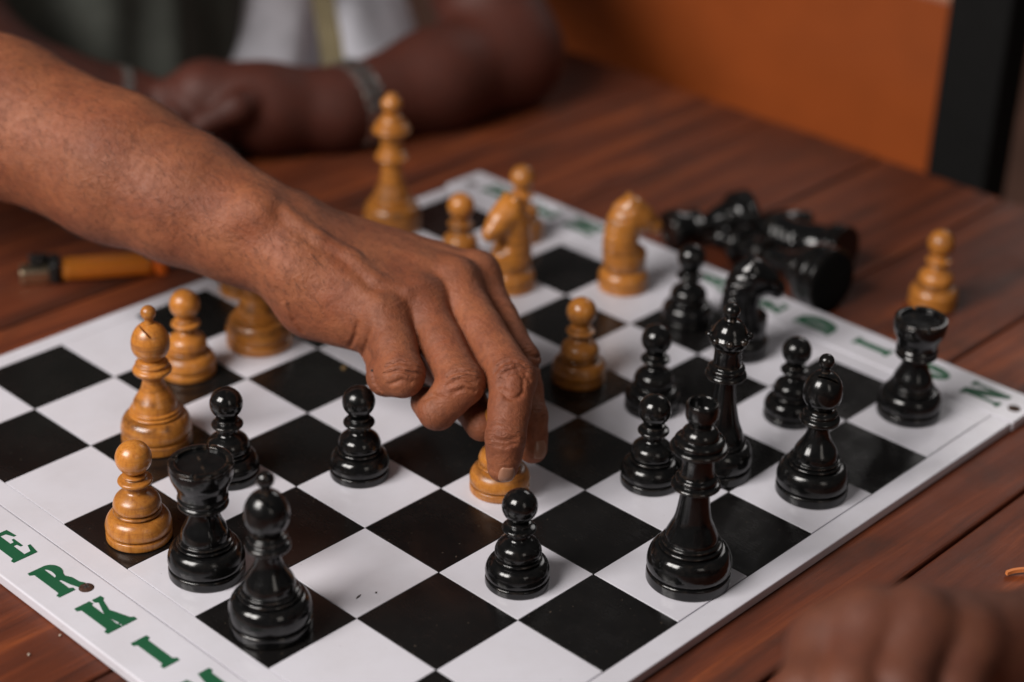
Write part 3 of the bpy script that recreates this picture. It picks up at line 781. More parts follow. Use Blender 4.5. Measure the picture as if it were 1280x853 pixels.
# ------------------------------------------------------------------ the reaching arm and hand
def finish_body(name, V, F, mat, attrs=None, subsurf=0):
    me = mesh(name, V, F, True, mat)
    for k, a in (attrs or {}).items():
        at = me.attributes.new(k, 'FLOAT', 'POINT'); at.data.foreach_set('value', np.asarray(a, np.float32))
    o = link(name, me)
    if subsurf:
        md = o.modifiers.new('sub', 'SUBSURF'); md.levels = 0; md.render_levels = subsurf
    return o

mm = 1e-3
sd = SDF(0.0022, star=0.0009)
A = [c2w(-330, 60, 1.13), c2w(-150, 88, 1.105), c2w(0, 146, 1.075), c2w(150, 211, 1.05), c2w(230, 248, 1.038), c2w(300, 283, 1.03), c2w(352, 306, 1.026)]
sd.chain('arm', A, [.041, .045, .0435, .0405, .0350, .0292, .0262], 0.012)
W0 = c2w(362, 312, 1.026)
MC = {'index': c2w(594, 348, 1.043), 'middle': c2w(566, 357, 1.022), 'ring': c2w(528, 381, 1.006), 'pinky': c2w(484, 399, 0.996)}
CP = {'index': c2w(375, 296, 1.045), 'middle': c2w(378, 306, 1.03), 'ring': c2w(378, 322, 1.018), 'pinky': c2w(378, 342, 1.008)}
for f, r0, r1 in (('index', .0195, .0135), ('middle', .0195, .0138), ('ring', .0195, .0130), ('pinky', .0190, .0125)):
    sd.add('arm', CP[f], MC[f], r0, r1, 0.014)
sd.add('arm', c2w(352, 306, 1.026), c2w(385, 322, 1.028), .0262, .0215, 0.012)
# heel of the hand (little finger side) and thumb side
sd.add('arm', c2w(392, 378, 1.018), c2w(462, 410, 1.004), .0205, .0140, 0.012)
sd.add('arm', c2w(400, 330, 1.06), c2w(520, 385, 1.062), .020, .016, 0.014)
# ulna knuckle at the wrist
sd.add('arm', c2w(318, 262, 1.003), c2w(322, 264, 1.003), .0085, .0085, 0.014)
FING = {
 'pinky': ([MC['pinky'], c2w(503, 468, .972), c2w(483, 471, .982), c2w(476, 448, 1.000)], [.0126, .0113, .0098, .0086]),
 'ring': ([MC['ring'], c2w(577, 480, .970), c2w(547, 514, .972), c2w(533, 504, .990)], [.0130, .0121, .0096, .0086]),
 'middle': ([MC['middle'], c2w(640, 474, .970), c2w(632, 548, .957), c2w(628, 584, .962)], [.0136, .0122, .0104, .0086]),
 'index': ([MC['index'], c2w(650, 452, 1.003), c2w(663, 522, .988), c2w(666, 561, .986)], [.0132, .0110, .0092, .0080]),
 'thumb': ([c2w(470, 372, 1.065), c2w(520, 425, 1.062), c2w(573, 485, 1.012), c2w(602, 530, .984)], [.0165, .0135, .0112, .0092]),
}
for f, (p, r) in FING.items():
    g = f
    q_, w_ = [p[0]], [r[0]]
    for i in range(3):
        q_ += [p[i] * 0.5 + p[i + 1] * 0.5, p[i + 1]]; w_ += [(r[i] + r[i + 1]) * 0.5 * (((1.0 if f == 'pinky' else 0.955)) if i == 0 else 0.97), r[i + 1]]
    sd.chain(g, q_, w_, 0.0026, 0.0085 if f != 'thumb' else 0.006)
# MCP knuckles
for f, (du, dv) in {'index': (4, -10), 'middle': (4, -12), 'ring': (-6, -12), 'pinky': (-6, -10)}.items():
    u = MC[f]; c = RC @ (u - CC); px = (640 + FPX * c[0] / c[2] + du, 426.5 + FPX * c[1] / c[2] + dv)
    k_ = c2w(px[0], px[1], c[2] - 0.0065)
    sd.add('arm', k_, k_ + 1e-4, .0092, .0092, 0.0055)
# extensor tendons and veins on the back of the hand
for f, dv in (('index', -20), ('middle', -17), ('ring', -16), ('pinky', -14)):
    c0 = RC @ (CP[f] - CC); c1 = RC @ (MC[f] - CC)
    u0, v0 = 640 + FPX * c0[0] / c0[2], 426.5 + FPX * c0[1] / c0[2]
    u1, v1 = 640 + FPX * c1[0] / c1[2], 426.5 + FPX * c1[1] / c1[2]
    sd.add('arm', c2w(u0 + 30, v0 + dv * 0.6, c0[2] - .0124), c2w(u1 - 8, v1 + dv, c1[2] - .0098), .0034, .0030, 0.0042)
vein = [(360, 268), (400, 300), (440, 322), (470, 352), (508, 366)]
hit = []
def surf_hits(px, d0=0.88, n=110):
    """points where the rays through these photo pixels meet the modelled skin"""
    px = np.array(px, float)
    dirs = (RC.T @ np.stack([(px[:, 0] - 640) / FPX, (px[:, 1] - 426.5) / FPX, np.ones(len(px))])).T
    d = np.full(len(px), d0)
    for _ in range(n):
        s_ = sd.at(CC + dirs * d[:, None], False)
        d += np.where(s_ > 1e-4, np.maximum(s_ * 0.8, 1e-4), 0)
    return CC + dirs * d[:, None]
surf_hit = lambda u, v: surf_hits([(u, v)])[0]
hit = surf_hits(vein)
toward = lambda p: (CC - p) / np.linalg.norm(CC - p)
for a_, b_ in zip(hit[:-1], hit[1:]):
    sd.add('arm', a_ - toward(a_) * 0.0020, b_ - toward(b_) * 0.0020, .0020, .0020, 0.0055)
def subdivide(V, F):
    E = np.concatenate([F[:, [0, 1]], F[:, [1, 2]], F[:, [2, 3]], F[:, [3, 0]]]); E = np.sort(E, 1)
    U, inv = np.unique(E, axis=0, return_inverse=True); inv = inv.reshape(4, -1).T + len(V)
    n0 = len(V) + len(U); fc = np.arange(len(F)) + n0
    V2 = np.concatenate([V, (V[U[:, 0]] + V[U[:, 1]]) / 2, V[F].mean(1)])
    F2 = np.concatenate([np.stack([F[:, k], inv[:, k], fc, inv[:, (k - 1) % 4]], 1) for k in range(4)])
    return V2, F2
# skin folds on the edge of the hand and at the finger roots
FOLDS = []
def fold(pts, r=0.0007): FOLDS.append((pts, r))
for pts in ([(437, 434), (444, 420), (447, 404)], [(452, 446), (458, 430), (462, 414)], [(360, 384), (367, 402), (378, 416)], [(345, 362), (353, 376)], [(465, 462), (468, 478), (476, 488)]):
    fold(pts)
def ell(cx, cy, rx, ry, a0, a1, n=5, tilt=0.0):
    t = math.radians(tilt); L_ = []
    for k in range(n + 1):
        a = math.radians(a0 + (a1 - a0) * k / n); x, y = rx * math.cos(a), ry * math.sin(a)
        L_.append((cx + x * math.cos(t) - y * math.sin(t), cy + x * math.sin(t) + y * math.cos(t)))
    return L_
# oval wrinkles over the middle finger's joint, shorter ones on the others
for pts in (ell(643, 478, 12, 13, 150, 390), ell(643, 479, 18, 19, 170, 350), ell(641, 484, 14, 15, 20, 150), ell(640, 470, 22, 18, 200, 330),
            [(616, 548), (630, 552), (646, 548)], [(617, 556), (632, 559), (645, 555)],
            [(560, 470), (574, 464), (590, 468)], [(558, 482), (575, 474), (594, 479)], [(566, 492), (580, 486), (594, 490)],
            [(484, 458), (500, 452), (516, 458)], [(482, 468), (498, 463), (517, 468)], [(488, 480), (502, 475), (514, 479)],
            [(664, 444), (672, 446), (678, 452)], [(666, 456), (674, 458), (681, 464)], [(530, 500), (541, 494), (552, 498)]):
    fold(pts, 0.0005)
allh = surf_hits([q for pts, r in FOLDS for q in pts]); k0 = 0
for pts, r in FOLDS:
    h = allh[k0:k0 + len(pts)]; k0 += len(pts)
    for a_, b_ in zip(h[:-1], h[1:]): sd.carve(a_ + toward(a_) * 0.0002, b_ + toward(b_) * 0.0002, r, 0.0022)
V, F = sd.polygonise(0.00125, 1)
V, F = subdivide(V, F)
for _ in range(1): V = V - np.clip(sd.at(V), -0.001, 0.001)[:, None] * sd.grad(V)
Nrm = sd.grad(V)
# crease / knuckle weights
kn = np.zeros(len(V)); cs = np.zeros(len(V))
for f, (p, r) in FING.items():
    for jn in (0, 1, 2):
        ax = (p[jn + 1] - p[max(jn - 1, 0)]) if jn else (p[1] - CP.get(f, p[0] - 0.01))
        ax = ax / np.linalg.norm(ax)
        q = V - p[jn]; s_ = q @ ax; dist = np.linalg.norm(q, axis=1)
        bend = (p[jn] - (p[jn - 1] if jn else CP.get(f, p[0]))) / (np.linalg.norm(p[jn] - (p[jn - 1] if jn else CP.get(f, p[0]))) + 1e-9) - (p[jn + 1] - p[jn]) / np.linalg.norm(p[jn + 1] - p[jn])
        nb = np.linalg.norm(bend); dors = bend / nb if nb > 0.15 else toward(p[jn])
        wt = np.exp(-(s_ / (0.0075 if jn else 0.009)) ** 2) * np.clip(Nrm @ dors * 1.6 + 0.2, 0, 1) * (dist < r[jn] * 1.7) * (0.45, 0.9, 0.55)[jn]
        m_ = wt > kn
        kn[m_] = wt[m_]; cs[m_] = s_[m_] * 1000
# gentle irregularity so that the surface is not perfectly smooth
def vnoise(P, f, seed):
    rs = np.random.RandomState(seed); k = rs.normal(size=(10, 3)) * f; ph = rs.uniform(0, 6.28, 10)
    return np.sin(P @ k.T + ph).sum(1) / 10 ** 0.5
V = V + Nrm * (vnoise(V, 55, 1) * 0.00035 + vnoise(V, 170, 2) * 0.00016)[:, None]
V = V + Nrm * (kn * np.abs(np.sin(cs * 1.15 + vnoise(V, 220, 3))) * 0.00042)[:, None]
personA = finish_body('person', V, F, SKIN, {'knuckle': kn, 'crease': cs}, 0)
setp(personA, 'bare brown right arm reaching over the board, fingers gripping a wooden pawn', 'person')

# fingernails
def nail(parent, u, v, finger, length, width, mat):
    p = FING[finger][0]; c = surf_hit(u, v); n = sd.grad(c[None])[0]
    ax = p[3] - p[2]; ax -= n * (ax @ n); ax /= np.linalg.norm(ax); bx = np.cross(n, ax)
    nu, nv = 14, 12; P = []
    for i in range(nu + 1):
        for j in range(nv + 1):
            a = (i / nu - 0.5) * 2; b_ = (j / nv - 0.5) * 2
            wd = (1 - abs(a) ** 3.2 * 0.42)
            P.append(c + ax * a * length / 2 + bx * b_ * wd * width / 2 + n * (-0.00030 * b_ * b_))
    P = np.array(P)
    for _ in range(4):
        P = P - sd.at(P)[:, None] * sd.grad(P) * 0.9
    g = sd.grad(P); E_ = []
    k = 0
    for i in range(nu + 1):
        for j in range(nv + 1):
            a = (i / nu - 0.5) * 2; b_ = (j / nv - 0.5) * 2
            e = 1 - max(abs(a) ** 6, abs(b_) ** 6)
            E_.append(-0.0003 + 0.00085 * e); k += 1
    P = P + g * np.array(E_)[:, None]
    F_ = [(i * (nv + 1) + j, i * (nv + 1) + j + 1, (i + 1) * (nv + 1) + j + 1, (i + 1) * (nv + 1) + j) for i in range(nu) for j in range(nv)]
    me = mesh('fingernail', P, F_, True, mat)
    smooth_angle(me, 80)
    o = link('fingernail', me, None, parent)
    md = o.modifiers.new('thick', 'SOLIDIFY'); md.thickness = 0.0003
    return o
nail(personA, 634, 596, 'middle', 0.0105, 0.0105, NAIL)
nail(personA, 676, 564, 'index', 0.0120, 0.0095, NAIL)

# fine dark hair on forearm and back of the hand
def body_hair(parent, count):
    cam_ = (RC @ (V - CC).T).T
    u = 640 + FPX * cam_[:, 0] / cam_[:, 2]; v = 426.5 + FPX * cam_[:, 1] / cam_[:, 2]
    face = (Nrm * (CC - V)).sum(1) > -0.1
    armax = (A[-1] - A[1]) / np.linalg.norm(A[-1] - A[1])
    ok = np.where(face & (u > -200) & (u < 470) & (v < 400))[0]
    wgt = np.where(u[ok] < 400, 1.0, 0.25); wgt = wgt / wgt.sum()
    pick = np.random.choice(ok, count, p=wgt)
    VV, FF = [], []
    down = RC[1]
    for i in pick:
        n = Nrm[i]; t = armax * random.uniform(0.5, 1.0) + down * random.uniform(0.0, 0.9) + np.random.normal(size=3) * 0.25
        t -= n * (t @ n); t /= np.linalg.norm(t); s_ = np.cross(n, t)
        Lh = random.uniform(0.004, 0.010); r = random.uniform(0.00004, 0.00008)
        b0 = len(VV)
        for q, (lift, rr) in enumerate(((-0.1, 1), (0.10, 0.9), (0.16, 0.6), (0.14, 0.15))):
            c = V[i] + t * Lh * q / 3 + n * Lh * lift
            for k in range(3):
                an = 2.094 * k; VV.append(c + (s_ * math.cos(an) + n * math.sin(an)) * r * rr)
        for q in range(3):
            for k in range(3):
                k2 = (k + 1) % 3
                FF.append((b0 + q * 3 + k, b0 + q * 3 + k2, b0 + q * 3 + 3 + k2, b0 + q * 3 + 3 + k))
    o = link('arm_hair', mesh('arm_hair', VV, FF, True, mat_simple('body_hair', (0.018, 0.010, 0.008), 0.6)), None, parent)
    o['kind'] = 'stuff'
mo = surf_hit(466, 463)
link('mole', lathe('mole', [(0, -1), (1.0, -0.6), (1.1, 0.1), (0.7, 0.5), (0, 0.6)], 16, mat_simple('mole_skin', (0.02, 0.010, 0.008), 0.6), 1), None, personA).location = mo
body_hair(personA, 2200)

# ------------------------------------------------------------------ the man across the table
def head_prims(s, c, f, sc=1.0):
    """c: head centre, f: facing direction (unit, horizontal)"""
    f = np.array(f, float); upv = np.array([0, 0, 1.0]); sx = np.cross(f, upv)
    P = lambda a, b, z: c + (f * a + sx * b + upv * z) * sc
    s.add('head', P(-.02, 0, .03), P(.015, 0, .035), .078 * sc, .074 * sc, .03)
    s.add('head', P(.03, 0, -.045), P(.055, 0, -.075), .055 * sc, .036 * sc, .03)
    s.add('head', P(.085, 0, .012), P(.108, 0, -.024), .009 * sc, .014 * sc, .012)
    for q in (-1, 1):
        s.add('head', P(-.005, q * .082, .01), P(-.008, q * .084, -.03), .013 * sc, .010 * sc, .008)
        s.add('head', P(.078, q * .03, .022), P(.08, q * .036, .020), .014 * sc, .012 * sc, .01)
    s.add('head', P(.088, -.02, -.052), P(.088, .02, -.052), .008 * sc, .008 * sc, .006)
    s.add('head', P(-.02, 0, -.06), P(-.035, 0, -.16), .056 * sc, .06 * sc, .03)

sb = SDF(0.004, star=0.0025)
el = np.array([0.402, 0.338, TZ + 0.040]); wr = np.array([0.232, 0.358, TZ + 0.030])
mid = el * 0.55 + wr * 0.45
sh = np.array([0.385, 0.640, 0.335])
sb.chain('arm', [sh, sh * 0.45 + el * 0.55 + np.array([0.03, -0.02, 0]), el], [.056, .046, .040], 0.02)
sb.chain('arm', [el, mid + np.array([0, -.004, -.001]), wr], [.040, .0360, .0265], 0.02)
# left hand, a loose fist turned inward
pm = np.array([0.185, 0.384, TZ + 0.036]); kn0 = np.array([0.150, 0.412, TZ + 0.046])
sb.chain('arm', [wr, pm, kn0], [.0285, .030, .026], 0.015)
for k in range(4):
    a0 = kn0 + np.array([0.012 - .004 * k, 0.010 * (1 - k * .9), 0.012 - 0.012 * k])
    a1 = a0 + np.array([-.036, 0.008 - .004 * k, -.010]); a2 = a1 + np.array([-.006, -.024, -.010]); a3 = a2 + np.array([.020, -.010, -.002])
    sb.chain('lf%d' % k, [a0, a1, a2, a3], [.0125, .0105, .0095, .0085], 0.005, 0.006)
sb.chain('lt', [pm + np.array([0, -.01, .012]), pm + np.array([-.038, -.014, .014]), pm + np.array([-.062, -.004, .004])], [.0145, .0115, .0095], 0.005, 0.006)
# right arm coming in from the other side, hand under the left one
el2 = np.array([0.015, 0.500, TZ + 0.070]); wr2 = np.array([0.110, 0.455, TZ + 0.034]); sh2 = np.array([-0.035, 0.67, 0.34])
sb.chain('arm2', [sh2, el2, wr2], [.056, .043, .027], 0.02)
sb.chain('arm2', [wr2, np.array([0.140, 0.424, TZ + .026])], [.027, .024], 0.015)
for k in range(4):
    b0 = np.array([0.142, 0.424 - 0.004 * k, TZ + 0.034 - .006 * k]); 
    sb.chain('rf%d' % k, [b0, b0 + np.array([.030, -.014, -.004]), b0 + np.array([.046, -.006, -.010])], [.0115, .010, .0085], 0.005, 0.006)
# torso, neck and head (the photograph crops them)
sb.chain('torso', [np.array([0.165, 0.69, -0.22]), np.array([0.165, 0.685, 0.10]), np.array([0.165, 0.68, 0.28])], [.135, .135, .12], 0.05, 0.02)
sb.chain('torso', [sh, np.array([0.165, 0.68, 0.35]), sh2], [.058, .075, .058], 0.05, 0.02)
for q in (-1, 1):
    sb.chain('leg%d' % q, [np.array([0.165 + q * .09, 0.66, -0.26]), np.array([0.165 + q * .13, 0.30, -0.25]), np.array([0.165 + q * .13, 0.30, -0.70])], [.085, .065, .045], 0.03, 0.03)
    sb.add('leg%d' % q, np.array([0.165 + q * .13, 0.31, -.715]), np.array([0.165 + q * .13, 0.18, -.725]), .036, .03, 0.02)
head_prims(sb, np.array([0.165, 0.65, 0.575]), (0, -1, 0), 1.0)
Vb, Fb = sb.polygonise(0.0042, 2)
personB = finish_body('person', Vb, Fb, SKIND, {'knuckle': np.zeros(len(Vb)), 'crease': np.zeros(len(Vb))}, 0)
setp(personB, 'person in grey shirt resting dark forearms and folded hands on the table', 'person')

# open grey shirt: a draped sheet with vertical folds round the torso
def draped(name, x0, y0, rx, ry, a0, a1, z0, z1, folds, mat, parent, amp=0.008, na=110, nz=40, seed=0, edge=None, flare=0.0):
    rs = np.random.RandomState(seed); ph = rs.uniform(0, 6.28, 5); V_, F_ = [], []
    for i in range(nz + 1):
        t = i / nz; z = z0 + (z1 - z0) * t
        for k in range(na + 1):
            s = k / na; a = math.radians(a0 + (a1 - a0) * s)
            am = amp * (0.4 + 0.6 * (1 - t))
            d = am * (math.sin(folds * a + ph[0] + 1.3 * math.sin(3 * t + ph[1])) + 0.6 * math.sin(folds * 2.3 * a + ph[2] - 2.0 * t) + 0.5 * math.sin(6 * t + folds * .6 * a + ph[3]))
            fl = 1 + flare * (1 - t)
            V_.append((x0 + (rx * fl + d) * math.cos(a), y0 + (ry * fl + d) * math.sin(a), z))
    for i in range(nz):
        for k in range(na):
            q = i * (na + 1) + k
            F_.append((q, q + 1, q + na + 2, q + na + 1))
    o = link(name, mesh(name, V_, F_, True, mat), None, parent)
    md = o.modifiers.new('t', 'SOLIDIFY'); md.thickness = 0.002; md.offset = 1
    return o
SHIRT = mat_cloth('grey_green_cotton', (0.105, 0.112, 0.098))
draped('shirt', 0.165, 0.675, 0.222, 0.150, 150, 395 - 30, -0.20, 0.36, 9, SHIRT, personB, 0.0115, 150, 44, 3, None, 0.05)
def sleeve(parent, a, b, r0, r1, mat, name='sleeve', seed=1):
    a = np.array(a, float); b = np.array(b, float); ax = (b - a) / np.linalg.norm(b - a)
    s = np.cross(ax, [0, 0, 1.0]); s /= np.linalg.norm(s); t = np.cross(ax, s)
    rs = np.random.RandomState(seed); p1, p2 = rs.uniform(0, 6, 2); V_, F_ = [], []; n, m = 40, 18
    for i in range(m + 1):
        c = a + (b - a) * i / m; r = r0 + (r1 - r0) * i / m
        for k in range(n):
            th = 2 * math.pi * k / n
            rr = r + 0.004 * math.sin(3 * th + p1 + i * .5) + 0.003 * math.sin(5 * th + p2 - i * .9)
            V_.append(c + (s * math.cos(th) + t * math.sin(th)) * rr)
    for i in range(m):
        for k in range(n):
            F_.append((i * n + k, i * n + (k + 1) % n, (i + 1) * n + (k + 1) % n, (i + 1) * n + k))
    o = link(name, mesh(name, V_, F_, True, mat), None, parent)
    md = o.modifiers.new('t', 'SOLIDIFY'); md.thickness = 0.002
    return o
NAVY = mat_cloth('navy_cotton', (0.012, 0.014, 0.022))
sleeve(personB, sh + np.array([-.02, .02, .03]), sh * 0.62 + el * 0.38 + np.array([0.02, -.01, 0]), .072, .066, SHIRT, 'sleeve', 4)
sleeve(personB, sh2 + np.array([.02, .02, .03]), sh2 * 0.6 + el2 * 0.4, .072, .066, SHIRT, 'sleeve', 5)
# short cropped hair cap
hv = Vb; hd = np.linalg.norm((hv - np.array([0.165, 0.615, 0.605])), axis=1)
hc = SDF(0.004); hc.add('h', np.array([0.165, 0.678, 0.612]), np.array([0.165, 0.648, 0.620]), .079, .071, .02)
vh, fh = hc.polygonise(0.006, 1)
link('hair', mesh('hair', vh, fh, True, mat_simple('black_hair', (0.012, 0.010, 0.009), 0.8, 0, 0.3, 200, 0.8)), None, personB)

# wrist watch and bracelet: separate things worn on the wrists
STEEL = mat_simple('brushed_steel', (0.75, 0.71, 0.68), 0.26, 1.0, 0.2, 500)
def bracelet(name, c, ax, r, wlink, thick, nlink, mat, label, cat, squash=1.0, clasp=False):
    e = empty(name, c)
    setp(e, label, cat)
    ax = np.array(ax, float); ax /= np.linalg.norm(ax)
    s = np.cross(ax, [0, 0, 1.0]); s /= np.linalg.norm(s); t = np.cross(s, ax)
    me = box_mesh('band_link', -math.pi * r / nlink * 0.82, math.pi * r / nlink * 0.82, -wlink / 2, wlink / 2, -thick / 2, thick / 2, thick * 0.3, 2, mat)
    for k in range(nlink):
        th = 2 * math.pi * k / nlink
        rad = s * math.cos(th) + t * math.sin(th) * squash; tan = -s * math.sin(th) + t * math.cos(th)
        o = link('band_link', me, None, e)
        m = Matrix.Identity(4); z_ = np.cross(tan, ax)
        z_ = rad / np.linalg.norm(rad); tan = np.cross(ax, z_)
        for q in range(3): m[q][0] = tan[q]; m[q][1] = ax[q]; m[q][2] = z_[q]
        p = rad * r
        m.translation = Vector(p); o.matrix_local = m
    if clasp:
        th = math.radians(255)
        rad = s * math.cos(th) + t * math.sin(th)
        me = lathe('watch_case', [(0, -3), (12, -3), (13.5, -1), (13.5, 3), (12.4, 4.4), (11.0, 4.6), (10.8, 4.0), (0, 4.0)], 40, mat, 1)
        o = link('watch_case', me, None, e)
        z_ = rad / np.linalg.norm(rad); tan = np.cross(ax, z_); m = Matrix.Identity(4)
        for q in range(3): m[q][0] = tan[q]; m[q][1] = ax[q]; m[q][2] = z_[q]
        m.translation = Vector(rad * (r + 0.002)); o.matrix_local = m
    return e
wc = wr * 0.90 + el * 0.10
bracelet('wrist_watch', tuple(wc), el - wr, 0.0320, 0.0165, 0.0045, 22, STEEL, 'steel link wrist watch on the dark wrist across the table', 'watch', 1.0, False)
bracelet('bracelet', tuple(wr2 * 0.92 + el2 * 0.08), wr2 - el2, 0.0305, 0.008, 0.003, 26, STEEL, 'thin metal bracelet on the other folded dark wrist', 'bracelet')

# white cloth bag with an olive strap beside the man
bagm = mat_cloth('white_canvas', (0.82, 0.82, 0.90)); olive = mat_cloth('olive_webbing', (0.16, 0.13, 0.075))
bag = empty('cloth_bag', (0.40, 0.60, -0.25))
setp(bag, 'white cloth bag with an olive strap beside the grey shirt', 'bag')
bs = SDF(0.01)
o0 = np.array([0.40, 0.60, -0.25])
bs.chain('a', [np.array([.300, .585, -.20]), np.array([.305, .58, -.04]), np.array([.345, .585, .065])], [.075, .062, .05], .03)
bs.chain('b', [np.array([.430, .585, -.22]), np.array([.435, .575, -.06]), np.array([.440, .580, -.012])], [.085, .070, .055], .03, .012)
vb, fb = bs.polygonise(0.005, 1)
vb = vb - o0 + bs.grad(vb) * (vnoise(vb, 45, 8) * 0.003)[:, None]
link('pouch', mesh('pouch', vb, fb, True, bagm), None, bag)
sv, sf = [], []
path = [c2w(424, 150, 1.50), c2w(420, 100, 1.515), c2w(413, 50, 1.53), c2w(404, 0, 1.55), c2w(396, -60, 1.58), c2w(392, -130, 1.62)]
for i, p in enumerate(path):
    d_ = RC[0] * 0.0095; n_ = RC[2] * 0.0016
    for q in (-d_ - n_, d_ - n_, d_ + n_, -d_ + n_): sv.append(p + q - o0)
for i in range(len(path) - 1):
    for k in range(4): sf.append((i * 4 + k, i * 4 + (k + 1) % 4, i * 4 + 4 + (k + 1) % 4, i * 4 + 4 + k))
sf += [(3, 2, 1, 0), tuple(len(sv) - 4 + k for k in range(4))]
link('strap', mesh('strap', sv, sf, False, olive), None, bag)

# ------------------------------------------------------------------ blurred fist in the front corner
sf_ = SDF(0.003, star=0.001)
pz = lambda u, v, z: (lambda w_: CC + w_ * ((z - CC[2]) / w_[2]))(RC.T @ np.array([(u - 640) / FPX, (v - 426.5) / FPX, 1.0]))
K = [c2w(1034, 806, 0.718), c2w(1085, 786, 0.712), c2w(1145, 786, 0.712), c2w(1203, 808, 0.718)]
P1 = [c2w(1008, 868, 0.698), c2w(1062, 862, 0.690), c2w(1124, 862, 0.690), c2w(1188, 872, 0.699)]
P2 = [c2w(1020, 905, 0.718), c2w(1072, 908, 0.712), c2w(1130, 908, 0.712), c2w(1188, 910, 0.720)]
P3 = [c2w(1060, 900, 0.739), c2w(1105, 902, 0.735), c2w(1150, 902, 0.735), c2w(1200, 902, 0.739)]
Wf = c2w(1325, 838, 0.772)
for k in range(4):
    sf_.add('p', Wf, K[k], .026, .0135, 0.012)
for k in range(4):
    sf_.chain('f%d' % k, [K[k], P1[k], P2[k], P3[k]], [.0140, .0122, .0104, .0090], 0.003, 0.007)
    sf_.add('p', K[k] - RC[1] * .003, K[k] - RC[1] * .0035, .0125, .0125, 0.006)
sf_.chain('t', [c2w(1200, 930, 0.735), c2w(1130, 960, 0.698), c2w(1070, 950, 0.693)], [.018, .014, .011], .006, .008)
sf_.chain('p', [Wf, c2w(1480, 925, 0.804), c2w(1760, 1040, 0.837)], [.0275, .036, .044], .02)
vf, ff = sf_.polygonise(0.0024, 1)
Nf = sf_.grad(vf)
vf = vf + Nf * (vnoise(vf, 60, 5) * 0.0006)[:, None]
personC = finish_body('person', vf, ff, SKINF, {'knuckle': np.zeros(len(vf)), 'crease': np.zeros(len(vf))}, 0)
setp(personC, 'loosely closed reddish brown fist held above the bare table planks', 'person')

sleeve(personC, c2w(1490, 930, .867), c2w(1780, 1045, .902), .048, .062, NAVY, 'sleeve', 9)

# ------------------------------------------------------------------ chair across the table
chair = empty('chair', (0.64, 0.25, -0.756))
setp(chair, 'chair with orange brown wooden backrest and black post behind the table', 'chair')
OR = mat_simple('orange_brown_board', (0.27, 0.057, 0.010), 0.42, 0, 0.12, 9, 0.05)
OR2 = mat_simple('pale_board_edge', (0.42, 0.20, 0.12), 0.6)
BM = mat_simple('black_painted_post', (0.004, 0.004, 0.004), 0.7, Specular_IOR_Level=0.2)
def cpart(n, *b, bev=0.002, mat=OR, par=None):
    o = link(n, box_mesh(n, *b, bev, 2, mat), None, par or chair)
    if par is None: o.location = (-0.64, -0.25, 0.756)
    return o
bk = cpart('backrest', 0.621, 0.639, 0.0655, 0.56, -0.30, 0.097)
bk2 = cpart('backrest_edging', 0.6195, 0.6405, 0.0660, 0.56, 0.0972, 0.101, bev=0.001, mat=OR2)
cpart('post', 0.615, 0.655, 0.010, 0.0652, -0.756, 0.30, bev=0.004, mat=BM)
cpart('post', 0.615, 0.655, 0.562, 0.612, -0.756, 0.30, bev=0.004, mat=BM)
cpart('seat', 0.655, 1.05, 0.02, 0.60, -0.33, -0.30, bev=0.006)
for yy in (0.03, 0.55): cpart('leg', 0.99, 1.03, yy, yy + 0.04, -0.756, -0.3305, bev=0.003, mat=BM)

# ------------------------------------------------------------------ lighter, loose band, crumbs
lt = empty('cigarette_lighter', (0, 0, TZ))
setp(lt, 'translucent orange cigarette lighter lying on the table beyond the board', 'lighter')
a_ = np.array([-0.074, 0.321]); b_ = np.array([0.006, 0.269])
dv = b_ - a_; an = math.atan2(dv[1], dv[0])
lt.location = (a_[0] + dv[0] * .5, a_[1] + dv[1] * .5, TZ); lt.rotation_euler = (0, 0, an)
Ll = np.linalg.norm(dv) * 0.5
ORG = mat_simple('translucent_orange_plastic', (0.90, 0.30, 0.035), 0.15, 0, 0.1, 40, 0, Transmission_Weight=0.55)
ORB = mat_simple('orange_plastic', (0.70, 0.14, 0.015), 0.3)
BLK = mat_simple('black_plastic', (0.012, 0.012, 0.012), 0.4)
link('tank', box_mesh('tank', -Ll + 0.026, Ll - 0.008, -0.0095, 0.0095, 0.0004, 0.0125, 0.005, 4), ORG, lt)
link('base_cap', box_mesh('base_cap', Ll - 0.0085, Ll, -0.0098, 0.0098, 0.0002, 0.0128, 0.003, 3), ORB, lt)
link('collar', box_mesh('collar', -Ll + 0.019, -Ll + 0.0265, -0.0102, 0.0102, 0.0002, 0.0148, 0.003, 3), BLK, lt)
link('wind_guard', box_mesh('wind_guard', -Ll, -Ll + 0.0195, -0.0085, 0.0060, 0.0006, 0.0105, 0.002, 3), mat_simple('worn_brass', (0.62, 0.52, 0.36), 0.3, 1.0), lt)
wl = link('spark_wheel', lathe('spark_wheel', [(0, -4), (4.2, -4), (4.6, -3), (4.6, 3), (4.2, 4), (0, 4)], 30, BLK, 1), None, lt)
wl.rotation_euler = (math.pi / 2, 0, 0); wl.location = (-Ll + 0.011, 0.001, 0.0125)
link('button', box_mesh('button', -Ll + 0.006, -Ll + 0.0195, 0.0058, 0.0105, 0.002, 0.0150, 0.002, 3), BLK, lt)

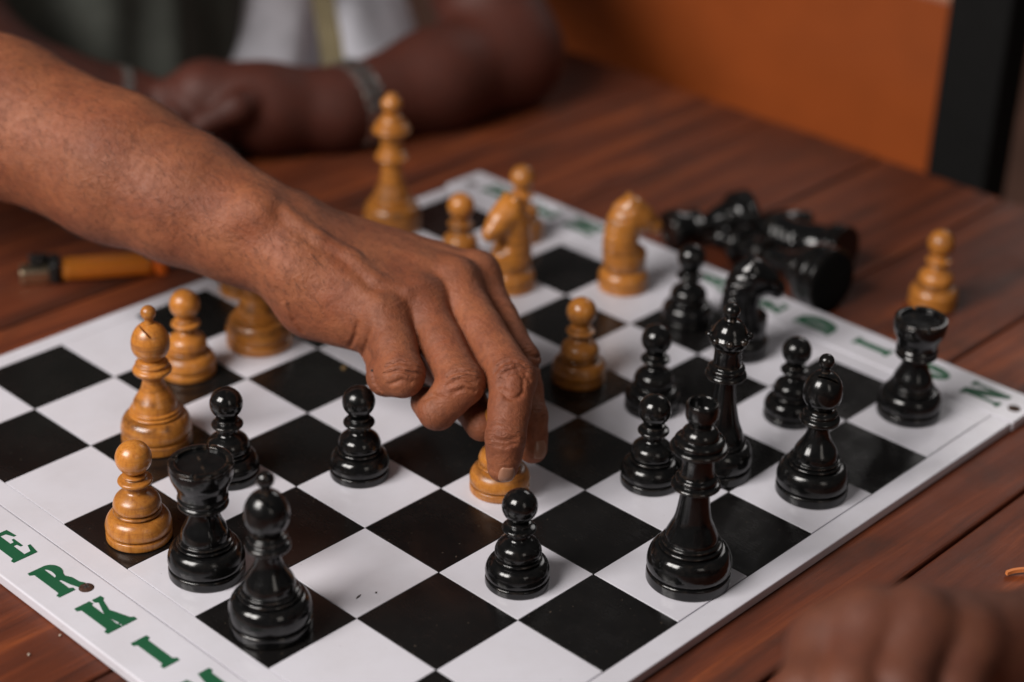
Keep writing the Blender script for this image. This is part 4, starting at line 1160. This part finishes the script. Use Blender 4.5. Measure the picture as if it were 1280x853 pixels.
# thin orange band curling off the right-hand side
p0 = pz(1256, 718, TZ + .001); pts = [pz(1258, 717.5, TZ + .0012), pz(1266, 714.5, TZ + .0018), pz(1278, 713, TZ + .0022), pz(1296, 713, TZ + .0024), pz(1325, 722, TZ + .002), pz(1345, 745, TZ + .0012), pz(1325, 765, TZ + .0012)]
bv, bf = [], []
pp = chaikin(pts, 2)
for i, p in enumerate(pp):
    t_ = pp[min(i + 1, len(pp) - 1)] - pp[max(i - 1, 0)]; t_ /= np.linalg.norm(t_); s_ = np.cross(t_, [0, 0, 1.0]); s_ /= np.linalg.norm(s_)
    up = np.array([0, 0, 1.0])
    for q in (-s_ * .0009 - up * .0007, s_ * .0009 - up * .0007, s_ * .0009 + up * .0014, -s_ * .0009 + up * .0014): bv.append(p + q - p0)
for i in range(len(pp) - 1):
    for k in range(4): bf.append((i * 4 + k, i * 4 + (k + 1) % 4, i * 4 + 4 + (k + 1) % 4, i * 4 + 4 + k))
bf += [(3, 2, 1, 0), tuple(len(bv) - 4 + k for k in range(4))]
band = link('rubber_band', mesh('rubber_band', bv, bf, False, mat_simple('orange_rubber', (0.62, 0.20, 0.06), 0.5)))
band.location = p0
setp(band, 'thin curved orange band lying on the planks near the fist', 'band')

def crumb(u, v, z, L, wd, ang, mat, label, cat):
    p = pz(u, v, z)
    bm = bmesh.new(); bmesh.ops.create_icosphere(bm, subdivisions=2, radius=1)
    for q in bm.verts:
        n_ = 1 + random.uniform(-.25, .25); q.co = Vector((q.co.x * L / 2 * n_, q.co.y * wd / 2 * n_, q.co.z * wd * 0.35 * n_))
    me = bpy.data.meshes.new('crumb'); bm.to_mesh(me); bm.free(); me.materials.append(mat)
    o = link(cat, me); o.location = (p[0], p[1], z + wd * 0.3); o.rotation_euler = (0, 0, ang)
    setp(o, label, cat)
DK = mat_simple('dark_crumb', (0.03, 0.02, 0.015), 0.8); PL = mat_simple('pale_crumb', (0.5, 0.42, 0.34), 0.8)
crumb(448, 746.5, 0.0, 0.0040, 0.0009, 0.25, DK, 'dark splinter on the white square in front of black bishop', 'splinter')
crumb(470, 741.5, 0.0, 0.0013, 0.0009, 0.4, DK, 'tiny dark crumb beside the splinter on white square', 'crumb')
crumb(430, 461, 0.0, 0.0040, 0.0026, 0.4, mat_simple('brown_crumb', (0.30, 0.19, 0.08), 0.8), 'small brown crumb on the black square under the hand', 'crumb')
crumb(75, 795, TZ, 0.0016, 0.0011, 0.4, PL, 'pale crumb on the table planks by the letter K', 'crumb')
crumb(36, 819, TZ, 0.0018, 0.0012, 0.9, PL, 'pale crumb on the table planks by the letter R', 'crumb')
